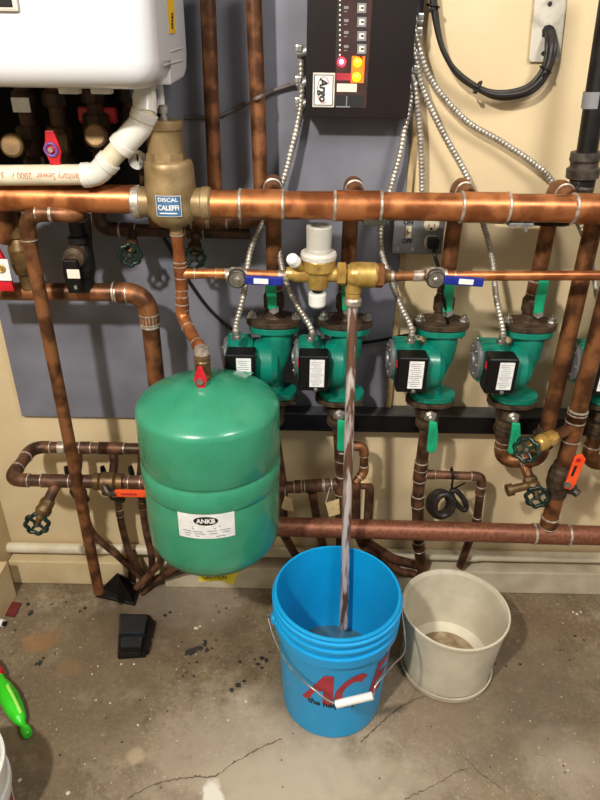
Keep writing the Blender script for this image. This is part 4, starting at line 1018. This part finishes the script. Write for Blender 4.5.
# three small drop valves on the wall side of the loop
for i, (x, lb, endp) in enumerate(((72, 'small grey ball valve with black lever behind the tall copper pipe', [(84, 505, .07), (92, 532, .06), (118, 556, .06), (142, 578, .055)]),
                               (108, 'small grey ball valve with black lever under the brass ball valve at left', [(119, 508, .07), (123, 530, .065), (131, 556, .06), (146, 580, .06)]),
                               (136, 'small grey ball valve with black lever against the left side of the green tank', [(142, 500, .07), (146, 530, .07), (152, 560, .07), (149, 586, .07)]))):
    c = P(x + 8, 492, .095); root = thing('drop_valve', lb, 'valve', c, None)
    k = M('iron_grey'); k.lathe(c + V((-.012, -.004, .024)), (.4, .06, -1), [(0, .014), (.012, .021), (.034, .021), (.045, .015), (.06, .015)], 'iron_grey', 16); k.lathe(c, (-.2, -1, 0), [(0, .014), (.022, .012)], 'iron_grey', 14); k.build('valve_body', root)
    k = M('black_plastic'); a, b = P(x - 6, 466, .11), P(x - 1, 486, .12)
    k.sweep([a, a.lerp(b, .2), b], [.006, .008, .007], 'black_plastic', 10, squash=.6); k.sweep([b, c + V((0, -.02, 0))], .005, 'steel', 8); k.build('handle', root)
    pts = [P(x + 2, 450, .07)] if i else [P(76, 452, .07)]
    ps = spline([c + V((0, .01, -.01))] + [P(*e) for e in endp], 10); k = M('copper_brown'); k.sweep(ps, .0105, 'copper_brown', 14)
    tl = ['brown copper tail curving to the floor from behind the tall pipe', 'brown copper tail curving to the floor below the orange lever at left', 'brown copper tail curving to the floor beside the left side of the tank'][i]
    o = k.build('tail_pipe', None, ps[0]); tag(o, tl, 'pipe')
    collar(o, ps[12], (ps[13] - ps[12]), .0105, .024, 'copper_brown', 'coupling')
    k = M('copper_brown'); k.sweep([V((P(x + 5, 449, .07).x, -.07, zl)), V((P(x + 5, 449, .07).x, -.075, zl - .04)), c + V((-.01, 0, .018))], .012, 'copper_brown', 14); k.build('drop_stub', root)
# tubes meeting at the floor behind the tank
def tube(label, pts, r, m):
    ps = spline([P(*p) for p in pts], 10); k = M(m); k.sweep(ps, r, m, 14); return tag(k.build('floor_tube', None, ps[0]), label, 'pipe', None)
tube('brown copper tube sloping up from the floor cluster towards the right under the tank', [(178, 566, .09), (165, 574, .075), (152, 582, .07), (142, 594, .085)], .0105, 'copper_brown')
tube('dull copper tube curving over the floor cluster left of the tank underside', [(160, 548, .10), (160, 562, .10), (150, 574, .10), (136, 588, .11)], .0105, 'copper_brown')
tube('upright dark copper stub in the gap of the wall curb', [(131, 552, .05), (132, 568, .05), (132, 584, .05)], .013, 'copper_dark')
tube('dark copper tube lying low in the gap of the wall curb', [(196, 566, .075), (176, 572, .07), (156, 580, .06), (148, 588, .06)], .012, 'copper_dark')

# ================================================================== CONTROL BOX
dC = .085
bx0, bx1 = P(307, 60, dC), P(412, 60, dC); zc0 = P(360, 117, dC).z
cb = thing('control_box', 'black zone control box at the top with glowing red and orange lights', 'control box', ((bx0.x + bx1.x) / 2, -.05, zc0))
k = M('panel_black'); k.box(((bx0.x + bx1.x) / 2, -(dC + .014) / 2, zc0 + .25), (bx1.x - bx0.x, dC - .014, .5), 'panel_black', bev=.003); k.build('case', cb)
k = M('panel_black'); k.box(((bx0.x + bx1.x) / 2, -dC - .0, zc0 + .25), (bx1.x - bx0.x + .003, .003, .503), 'panel_black', bev=.001); k.build('cover', cb)
def on(x, y, e=.0): return P(x, y, dC + .0016 + e)
def patch(k, x0, y0, x1, y1, m, e=.001, th=.001, bev=0):
    a, b = on(x0, y0, e), on(x1, y1, e); k.box((a + b) / 2, (abs(b.x - a.x), th, abs(b.z - a.z)), m, bev=bev)
k = M('lens_dark'); patch(k, 339.5, -30, 366, 108, 'lens_dark', .0004)
for x in (338.5, 362): patch(k, x, -30, x + .6, 60, 'print_black', .001, .0006)
for y in range(-6, 56, 5): patch(k, 339.2, y, 340.6, y + 2, 'print_cream', .0012, .0006)
for y in (6, 19, 31, 45): patch(k, 344, y, 348.5, y + 3, 'print_grey', .0012, .0006); patch(k, 344, y + 5, 347, y + 6, 'print_grey', .0012, .0006)
k.build('light_window', cb)
for y in (3, 17, 31, 44):
    k = M('print_grey'); patch(k, 357.5, y, 366, y + 10, 'print_grey', .0012, .001); patch(k, 359.4, y + 2, 364, y + 8, 'print_cream', .0018, .0008); patch(k, 361, y + 4, 363.6, y + 6, 'lens_dark', .0022, .0008); k.build('zone_marker', cb)
for x, y, m, c2 in ((341.5, 62, 'led_red', 'led_core'), (357.5, 62.5, 'led_orange', None), (356.5, 77, 'led_orange', None)):
    k = M(m); k.lathe(on(x, y), (0, -1, 0), [(0, .0085), (.003, .0085), (.006, .0055), (.0075, .001)], m, 16)
    if c2: k.ball(on(x, y, .006), .0042, c2)
    k.build('indicator_light', cb)
k = M('lever_orange'); patch(k, 352, 56, 363.5, 83, 'orange_lens', .0008)
k.build('orange_lens', cb)
k = M('print_red'); patch(k, 336.5, 73, 351, 80.5, 'print_red', .0012, .001); k.build('red_marker', cb)
k = M('print_cream'); patch(k, 337, 83.5, 356.5, 92, 'print_cream', .0012); patch(k, 336, 95, 363, 107, 'print_black', .0012); patch(k, 336, 106, 350, 107.5, 'print_grey', .0016); patch(k, 346.3, 96, 346.9, 106, 'print_grey', .002, .0006); k.build('marker_strip', cb)
# badge with rotated lettering
k = M('white_dull'); patch(k, 313, 72.5, 334, 107.5, 'white_dull', .002, .004, .0015); patch(k, 314.4, 74.6, 332.5, 105.6, 'print_black', .0041, .0006); patch(k, 315.2, 75.4, 331.8, 104.8, 'white_plastic', .0045, .0006)
c = on(323, 90, .0052)
k.text('Argo', c + V((0, -.0004, 0)), (0, 0, -1), (1, 0, 0), .022, 'print_black', bold=.03, shear=.15, width=.044)
el = [c + V((math.cos(2 * PI * i / 40) * .0125 + .001, 0, math.sin(2 * PI * i / 40) * .024)) for i in range(3, 34)]
k.sweep(el, .0006, 'print_red', 6)
k.build('badge', cb)
# fittings on its flanks
for x, y in ((302.5, 51), (302, 82), (302, 103)):
    p = P(x, y, .045); k = M('galvanised'); k.lathe(V((bx0.x, p.y, p.z)), (-1, 0, -.25), [(0, .011), (.006, .011), (.006, .009), (.022, .009)], 'galvanised', 12); k.box(V((bx0.x - .016, p.y, p.z + .004)), (.016, .02, .016), 'steel', bev=.004); k.build('cable_clamp', cb)
for x, y in ((414, 19), (413, 33), (412.5, 55), (412, 70), (411, 87)):
    p = P(x, y, .045); k = M('galvanised'); k.lathe(V((bx1.x, p.y, p.z)), (1, 0, -.25), [(0, .011), (.006, .011), (.006, .009), (.020, .009)], 'galvanised', 12); k.box(V((bx1.x + .014, p.y, p.z + .004)), (.014, .02, .014), 'steel', bev=.004); k.build('cable_clamp', cb)

# conduits
def cd(label, pts): return conduit(label, [P(*p) for p in pts])
cw = dP + .055
def end(i): return tuple()
ends = []
for l in locs: ends.append(l + V((-.083, -.072, -.010)))
def cdx(label, pts, e): return conduit(label, [P(*p) for p in pts] + [e + V((0, 0, .03)), e])
cdx('flexible metal conduit from the control box left side down to the first pump', [(301, 60, .045), (300.5, 106, .05), (291, 150, .06), (281.5, 184, .07), (262, 224, .10), (250, 253, .13), (243.5, 295, .165)], ends[0])
cdx('flexible metal conduit from the control box left side down to the second pump', [(302, 86, .05), (301, 110, .045), (292, 150, .05), (280, 190, .06), (276.5, 222, .08), (281, 262, .12), (290, 292, .15)], ends[1])
cdx('flexible metal conduit curving down the edge of the grey panel to the third pump', [(413, 88, .045), (405.5, 125, .05), (399, 158, .055), (391, 186, .06), (381, 223, .08), (382, 253, .10), (392, 284, .14), (402, 308, .165)], ends[2])
cdx('flexible metal conduit from the control box down across the tan wall to the fourth pump', [(412, 40, .05), (416, 62, .05), (424, 92, .04), (443, 133, .035), (467, 177, .04), (483, 223, .06), (492, 257, .10), (496, 296, .15)], ends[3])
cdx('flexible metal conduit sweeping widest across the tan wall to the fifth pump at right', [(413, 22, .05), (419.5, 50, .05), (433, 83, .04), (465, 120, .03), (500, 141, .03), (533, 163, .035), (553, 182, .04), (580, 227, .06), (593, 270, .10), (598, 300, .14)], ends[4])
cd('flexible metal conduit dropping straight from the control box to the grey switch box', [(411, 72, .045), (415, 90, .05), (420, 132, .04), (422, 180, .03), (421.5, 212, .03)])

# switch and receptacle box
dS = .055
so = thing('switch_box', 'grey metal switch and socket box with an ivory toggle under the copper main', 'switch box', P(417, 238, dS))
a, b = P(394, 222, dS), P(441, 254, dS); a.z += .035
c = (a + b) / 2; k = M('outlet_grey'); k.box((c.x, -dS / 2, c.z), (abs(b.x - a.x) - .01, dS - .004, abs(b.z - a.z) - .012), 'galvanised', bev=.004); k.build('box', so)
k = M('outlet_grey'); k.box((c.x, -dS - .001, c.z), (abs(b.x - a.x), .004, abs(b.z - a.z)), 'outlet_grey', bev=.003)
def os_(x, y, e=0.0): return P(x, y, dS + .003 + e)
k.text('ON', os_(408.5, 222.5, .0006), (1, 0, 0), (0, 0, 1), .014, 'print_black', bold=.03); k.text('OFF', os_(407, 241.5, .0006), (1, 0, 0), (0, 0, 1), .014, 'print_black', bold=.03)
for q in ((397.5, 249), (412, 249)): k.lathe(os_(*q), (0, -1, 0), [(0, .005), (.002, .004)], 'steel', 10)
k.build('cover', so)
k = M('ivory'); q = os_(408.5, 232); k.box(q, (.013, .003, .026), 'ivory', bev=.001); k.box(q + V((0, -.008, .005)), (.007, .016, .010), 'ivory', Matrix.Rotation(-.5, 3, 'X'), .002); k.build('toggle', so)
for y in (224.5, 241.5):
    q = os_(431.5, y); k = M('ivory'); pts = [q + V((math.cos(2 * PI * i / 28) * .0175, 0, max(-.014, min(.014, math.sin(2 * PI * i / 28) * .0175)))) for i in range(28)]
    k.prism(pts, (0, -.003, 0), 'ivory', .0008)
    if y < 230:
        for s in (-1, 1): k.box(q + V((s * .006, -.0032, -.002)), (.002, .001, .008), 'print_black')
        k.lathe(q + V((0, -.003, -.009)), (0, -1, 0), [(0, .003), (.0004, .003)], 'print_black', 10)
    k.build('receptacle', so)
# plug and black lead
q = os_(432, 241.5, .003); pl = thing('power_lead', 'black power lead from the lower socket looping left behind the pumps', 'lead', q)
k = M('black_plastic'); k.box(q + V((0, -.013, 0)), (.026, .026, .024), 'black_plastic', bev=.005, seg=3); k.build('plug', pl)
k = M('black_plastic'); pts = [q + V((0, -.026, -.002)), P(435, 256, dS + .035), P(439.5, 272, .12), P(444, 300, .155), P(448.5, 330, .13), P(446, 337, .14), P(428, 333, .125), P(408, 335, .07), P(370, 342, .025), P(330, 345, .02), P(275, 343, .02), P(240, 334, .02), P(212, 312, .02), P(188, 280, .02), P(168, 245, .02), P(156, 222, .02)]
k.sweep(spline(pts, 10), .0042, 'black_plastic', 10); k.build('cord', pl)
# thin grey cable over the grey panel
k = M('grey_cord'); k.sweep(spline([P(185, 117.5, .015), P(205, 117, .018), P(222, 115, .018), P(245, 104, .022), P(258, 98, .1), P(272, 91, .03), P(300, 82, .03)], 10), .0042, 'grey_cord', 8)
tag(k.build('thin_cable', None, P(250, 104, .02)), 'thin grey cable crossing the grey panel below the boiler towards the control box', 'cable')
# cover plate with bunched cables
wp = thing('wall_plate', 'worn grey cover plate on the tan wall with cables coming out of its slot', 'wall plate', P(547, 30, .01))
k = M('plate_grey'); q = [P(x, y, .002) for x, y in ((528, 59), (529.5, 62), (556, 62.3), (559, 60), (567, -12), (564, -18), (540, -18), (535, -12))]
k.prism(q, (0, -.007, 0), 'plate_grey', .002); k.build('plate', wp)
k = M('print_black'); k.lathe(P(550, 4, .009), (0, -1, 0), [(0, .005), (.0015, .004)], 'rubber', 10); k.lathe(P(543.5, 53.5, .009), (0, -1, 0), [(0, .005), (.0015, .004)], 'rubber', 10); k.build('screw', wp)
k = M('print_black'); q = [P(x, y, .0092) for x, y in ((542, 30), (545, 25.5), (550, 24.5), (554, 27), (557, 36), (554, 38), (542, 37))]; k.prism(q, (0, -.0006, 0), 'print_black'); k.build('slot', wp)
CBL = [([(547, 33, .012), (547, 45, .03), (546, 58, .035), (541, 72, .035), (528, 86, .035), (508, 92, .035), (488, 91, .035), (470, 82, .035), (452, 66, .035), (441, 45, .035), (434, 15, .035), (430, -20, .035)], 'black cable of the bundle, upper one in the sagging loop', .005),
       ([(553, 31, .012), (555, 45, .03), (553, 58, .035), (546, 76, .037), (534, 90, .037), (516, 97, .037), (497, 97.5, .037), (480, 90, .037), (460, 77, .037), (447, 58, .037), (439, 35, .037), (432, -20, .037)], 'black cable of the bundle, lowest one in the sagging loop', .0055),
       ([(550, 31, .016), (551.5, 45, .04), (549, 62, .046), (542, 78, .046), (528, 90, .046), (512, 94.5, .046), (492, 94, .046), (475, 86, .046), (456, 71, .046), (443, 50, .046), (435, 20, .046), (430, -20, .046)], 'black cable of the bundle, foremost one in the sagging loop', .0048)]
for pts, lb, r in CBL:
    k = M('rubber'); k.sweep(spline([P(*p) for p in pts], 10), r, 'rubber', 12); tag(k.build('black_cable', None, P(*pts[0])), lb, 'cable', 'cables leaving the wall plate')
for x, y, ax, lb in ((477.5, 87, (1, 0, -.6), 'small black cable tie at the bottom of the sagging cable loop'), (545.5, 69.5, (.5, 0, 1), 'small black cable tie below the wall plate'), (433, 6, (.2, 0, 1), 'small black cable tie at the top of the sagging cable loop')):
    c = P(x, y, .039); k = M('black_plastic'); u, w, a = frame(V(ax)); k.ring(c, ax, .0125, .0022, 'black_plastic', 20, 6); k.box(c + V((-.006, -.014, -.008)), (.007, .007, .008), 'black_plastic', bev=.001)
    tag(k.build('cable_tie', None, c), lb, 'cable tie')

# ================================================================== BUCKET
BC = V((P(337, 600, .43).x, -.424, 0)); 
def bzr(): pass
Hb = .380; Rt = .1535; Rb = .126
bk_ = thing('plastic_bucket', 'bright blue plastic bucket with red lettering catching the discharge pipe', 'bucket', BC)
def rad(z): return Rb + (Rt - .006 - Rb) * z / Hb
prof = [(.002, .001), (.002, Rb - .004), (.004, Rb), (.012, Rb + .001), (Hb - .095, rad(Hb - .095)), (Hb - .092, rad(Hb) + .004), (Hb - .066, rad(Hb) + .0055), (Hb - .064, rad(Hb) - .001), (Hb - .046, rad(Hb)), (Hb - .044, rad(Hb) + .006), (Hb - .038, rad(Hb) + .006), (Hb - .036, rad(Hb) + .0005), (Hb - .022, rad(Hb) + .001), (Hb - .020, rad(Hb) + .007), (Hb - .014, rad(Hb) + .007), (Hb - .012, rad(Hb) + .002), (Hb - .004, rad(Hb) + .003), (Hb, rad(Hb)), (Hb - .001, rad(Hb) - .004), (Hb - .01, rad(Hb) - .0045), (.008, Rb - .004), (.008, .001)]
k = M('bucket_blue')
for i in range(len(prof) - 1): k.revolve(BC, (0, 0, 1), prof[i:i + 2], 'bucket_blue', 72)
k.build('body', bk_)
k = M('water'); k.revolve(BC, (0, 0, 1), [(.112, rad(.112) - .0042), (.112, .001)], 'water', 48); o = k.build('water', bk_)
AC = math.radians(9)
def onb(x, y, e=.0012):
    x *= .97; y *= 1.5; z = .190 + y; an = x / .138 + AC; r_ = rad(z) + e
    return BC + V((math.sin(an) * r_, -math.cos(an) * r_, z))
k = M('print_red')
Hh = .062
def slab(pts): # letter polygon cut into strips so that it follows the wall
    bm = bmesh.new(); f = bm.faces.new([bm.verts.new((x, y, 0)) for x, y in pts])
    bmesh.ops.triangulate(bm, faces=bm.faces[:])
    x = min(p[0] for p in pts)
    while x < max(p[0] for p in pts):
        bmesh.ops.bisect_plane(bm, geom=bm.verts[:] + bm.edges[:] + bm.faces[:], plane_co=(x, 0, 0), plane_no=(1, 0, 0)); x += .006
    bm.verts.index_update(); k.add([onb(v.co.x, v.co.y) for v in bm.verts], [[v.index for v in q.verts] for q in bm.faces], 'print_red', False); bm.free()
slab([(-.112, -.034), (-.052, .040), (-.050, .028), (-.054, -.000), (-.066, -.004), (-.070, .002), (-.092, -.034)])
slab([(-.050, .040), (-.030, .040), (-.030, -.034), (-.056, -.034)])
def arc_letter(cx, cy, ro, ri, a0, a1, sx, sh):
    n = 26; pts = []
    A = [math.radians(a0 + (a1 - a0) * i / n) for i in range(n + 1)]
    vs = []
    for a in A:
        for r_ in (ro, ri):
            y = math.sin(a) * r_; vs.append(onb(cx + math.cos(a) * r_ * sx + sh * y, cy + y))
    k.add(vs, [(2 * i, 2 * i + 1, 2 * i + 3, 2 * i + 2) for i in range(n)], 'print_red', False)
arc_letter(.014, .002, .037, .020, 42, 318, 1.0, .45)
slab([(.062, -.034), (.086, .040), (.104, .040), (.080, -.034)])
for y in (-.034, -.006, .024): slab([(.066 + .34 * (y + .034), y), (.112 + .34 * (y + .034), y), (.116 + .34 * (y + .034), y + .016), (.070 + .34 * (y + .034), y + .016)])
k.build('lettering', bk_)
k = M('print_black'); k.text('the helpful place', None, None, None, .018, 'print_black', fn=lambda x, y: onb(x - .012, y - .034, .0014), width=.165, bold=.03, shear=.1, cut=.01); k.build('small_lettering', bk_)
# lugs, wire and white grip
zl_ = Hb - .080; lugs = []
for s, an in ((-1, math.radians(-82)), (1, math.radians(98))):
    q = BC + V((math.sin(an), -math.cos(an), 0)) * (rad(Hb) + .005) + V((0, 0, zl_)); lugs.append(q)
    k = M('bucket_blue'); k.lathe(q - V((math.sin(an), -math.cos(an), 0)) * .004, (math.sin(an), -math.cos(an), 0), [(0, .015), (.006, .014), (.010, .010)], 'bucket_blue', 18); k.build('handle_lug', bk_)
gr = [P(337.5, 704, .63), P(371, 696, .63)]
w = M('steel'); pl_ = [lugs[0] + V((-.012, 0, 0)), P(275, 640, .49), P(289, 666, .55), P(312, 688, .61), gr[0], gr[1], P(376, 685, .62), P(393, 665, .57), P(405, 648, .50), lugs[1] + V((.010, 0, 0))]
bw = M('steel'); bw.sweep(spline(pl_, 8), .0021, 'steel', 8); hw = bw.build('bail_handle', bk_)
k = M('white_plastic'); g = (gr[1] - gr[0]).normalized(); k.lathe(gr[0] - g * .004, g, [(0, .0075), (.001, .009), ((gr[1] - gr[0]).length + .006, .009), ((gr[1] - gr[0]).length + .008, .008)], 'white_plastic', 16); k.build('grip', hw)

# ================================================================== PLANTER
pc = PZ(452, 662, 0); PX = P(455, 608, .325).x
PC = V((PX, -.328, 0)); Hp = .225; Rp = .139; Rq = .117
pt = thing('round_planter', 'empty cream plastic planter standing on a saucer right of the blue bucket', 'planter', PC)
k = M('planter_cream'); pr = [(.014, .001), (.014, Rq - .004), (.02, Rq), (Hp - .012, Rp - .004), (Hp - .006, Rp), (Hp, Rp), (Hp + .001, Rp - .005), (Hp - .01, Rp - .009), (.075, Rq - .001), (.045, Rq - .004)]
for i in range(len(pr) - 1): k.revolve(PC, (0, 0, 1), pr[i:i + 2], 'planter_cream', 64)
k.revolve(PC, (0, 0, 1), [(.045, Rq - .004), (.036, Rq - .02), (.034, Rq - .03)], 'planter_cream', 64); k.build('pot', pt)
k = M('planter_dirt'); k.revolve(PC, (0, 0, 1), [(.034, Rq - .03), (.032, Rq - .032), (.032, .06), (.034, .055), (.034, .001)], 'planter_dirt', 48); k.build('pot_floor', pt)
k = M('planter_cream'); sr = Rq + .008; pr = [(.001, .001), (.001, sr - .010), (.004, sr - .004), (.022, sr), (.024, sr - .001), (.022, sr - .004), (.012, sr - .008), (.012, .001)]
for i in range(len(pr) - 1): k.revolve(PC, (0, 0, 1), pr[i:i + 2], 'planter_cream', 64)
k.build('saucer', pt)

# ================================================================== FLOOR ITEMS
# black box trap
c = PZ(135, 652, 0); tb = thing('bait_box', 'black plastic box with two stepped lid panels lying on the floor', 'bait box', c)
def quad(pts, z0, z1, m, nm, bev=.004, root=None):
    k = M(m); base = [PZ(x, y, z0) for x, y in pts]; k.prism(base, (0, 0, z1 - z0), m, bev); return k.build(nm, root)
quad([(118, 660), (146, 658), (153, 625), (150, 618), (120, 617)], .0, .016, 'black_plastic', 'base', .004, tb)
quad([(119, 637), (145, 637), (148.5, 617.5), (120.5, 617.5)], .014, .030, 'lid_dark', 'lid_panel', .005, tb)
quad([(118.5, 657), (141.5, 656), (144, 638.5), (120, 639)], .014, .024, 'black_plastic', 'lid_panel', .005, tb)
quad([(121, 648.5), (141, 648), (143, 638), (122, 638.5)], .020, .028, 'lid_dark', 'lid_window', .002, tb)
quad([(146, 655), (149, 655), (155, 626), (152, 623)], .0, .022, 'black_plastic', 'side_rail', .003, tb)
# black corner station
c = PZ(115, 595, 0); st = thing('corner_station', 'black wedge shaped plastic corner station on the floor behind the tall copper pipe', 'bait station', c)
k = M('black_satin'); lo = [PZ(x, y, .001) for x, y in ((96, 597), (134.5, 606), (139, 590), (118, 588.5), (99, 590))]
hi = [PZ(97, 594.5, .010), PZ(134, 603.5, .014), PZ(138, 586, .02), P(117.5, 573.5, .075), PZ(103, 588, .02)]
n = 5; k.add(lo + hi, [tuple(range(n))[::-1], tuple(range(n, 2 * n))] + [(i, (i + 1) % n, n + (i + 1) % n, n + i) for i in range(n)], 'black_satin', False); k.build('shell', st)
k = M('black_plastic'); k.sweep([hi[0], hi[1], hi[2], hi[3], hi[4], hi[0]], .0032, 'black_plastic', 8); k.build('rim', st)
# dark red offcut
k = M('brick_red'); k.prism([PZ(x, y, .001) for x, y in ((-12, 614), (15, 617.5), (22, 604), (8, 602), (-12, 601))], (0, 0, .006), 'brick_red', .002)
tag(k.build('red_offcut', None, PZ(8, 609, 0)), 'flat dark red offcut on the floor at the left edge by the curb', 'offcut')
k = M('white_plastic'); a, b = PZ(-5, 621, .011), PZ(2, 623, .011); k.lathe(a, b - a, [(0, .008), (.016, .009), (.018, .011), (.03, .011)], 'white_plastic', 14); k.lathe(b, b - a, [(0, .008), (.012, .007)], 'black_plastic', 12)
tag(k.build('plug_end', None, a), 'small white plug end with black tip below the dark red offcut', 'plug')
# bright green sprung handle
g0, g1 = PZ(-6, 668, .03), PZ(28, 735, .016)
gt = thing('green_toy', 'bright green bottle shaped plastic toy with a red end lying at the left edge', 'toy', (g0 + g1) / 2)
k = M('toy_green'); dd = (g1 - g0); Lg = dd.length; 
k.lathe(g0 + dd * .12, dd, [(0, .012), (.02, .013), (.05, .020), (.085, .0235), (.12, .022), (.155, .016), (Lg * .72, .009), (Lg * .76, .008), (Lg * .79, .012), (Lg * .87, .012), (Lg * .89, .009)], 'toy_green', 24); k.build('body', gt)
k = M('toy_light'); u, w, a = frame(dd); s = [g0 + dd * t_ + V((.012, -.004, 0)) + V((0, 0, h)) for t_, h in ((.36, .026), (.5, .027), (.62, .022), (.72, .012))]; k.sweep(spline(s, 5), .005, 'toy_light', 8); k.build('seam', gt)
k = M('lever_red'); k.lathe(g0 - dd * .1, dd, [(0, .013), (.03, .017), (.052, .017), (.06, .013)], 'lever_red', 20); k.build('red_collar', gt)
# white pail at the left bottom corner
WC = PZ(-60, 772, .22); WC.z = 0
wp_ = thing('white_pail', 'white plastic pail cut off at the bottom left corner', 'pail', WC); 
Rw = (PZ(-1, 775, .22) - PZ(-60, 772, .22)).length / 1.02
k = M('white_plastic'); pr = [(.002, .001), (.002, Rw * .86), (.01, Rw * .88), (.13, Rw * .95), (.133, Rw), (.15, Rw * 1.0), (.153, Rw * .965), (.205, Rw * .985), (.208, Rw * 1.02), (.22, Rw * 1.02), (.222, Rw * .97), (.215, Rw * .95), (.01, Rw * .85), (.01, .001)]
for i in range(len(pr) - 1): k.revolve(WC, (0, 0, 1), pr[i:i + 2], 'white_plastic', 64)
k.build('body', wp_)
k = M('print_red')
for an0, an1 in ((-.50, -.1), (0.02, .3)):
    vs = []
    for i in range(9):
        an = an0 + (an1 - an0) * i / 8
        for z in (.03, .10): r_ = Rw * (.88 + .07 * (z - .01) / .12) + .001; vs.append(WC + V((math.cos(an) * r_, math.sin(an) * r_, z)))
    k.add(vs, [(2 * i, 2 * i + 2, 2 * i + 3, 2 * i + 1) for i in range(8)], 'print_red', False)
k.build('red_print', wp_)

# ================================================================== LIGHT
def lamp(name, loc, power, size, col=(1, .93, .82), aim=None):
    l = bpy.data.lights.new(name, 'AREA'); l.shape = 'DISK'; l.size = size; l.energy = power; l.color = col
    o = bpy.data.objects.new(name, l); COL.objects.link(o); o.location = loc
    o.rotation_euler = ((V(aim or (0, 0, .6)) - V(loc)).to_track_quat('-Z', 'Y')).to_euler()
    return o
lamp('ceiling_lamp', (.95, -1.5, 2.55), 26, .55, col=(1, .96, .89), aim=(.1, -.2, .6))
lamp('ceiling_lamp', (-.8, -2.0, 2.5), 64, .12, col=(1, .96, .89), aim=(.1, -.3, .4))
w = bpy.data.worlds.new('world'); SC.world = w; w.use_nodes = True
bg = w.node_tree.nodes['Background']; bg.inputs['Color'].default_value = (1, .96, .9, 1); bg.inputs['Strength'].default_value = .33
SC.view_settings.view_transform = 'Standard'; SC.view_settings.look = 'None'; SC.view_settings.gamma = 1.0; SC.view_settings.exposure = 0.0
SC.view_settings.use_curve_mapping = False
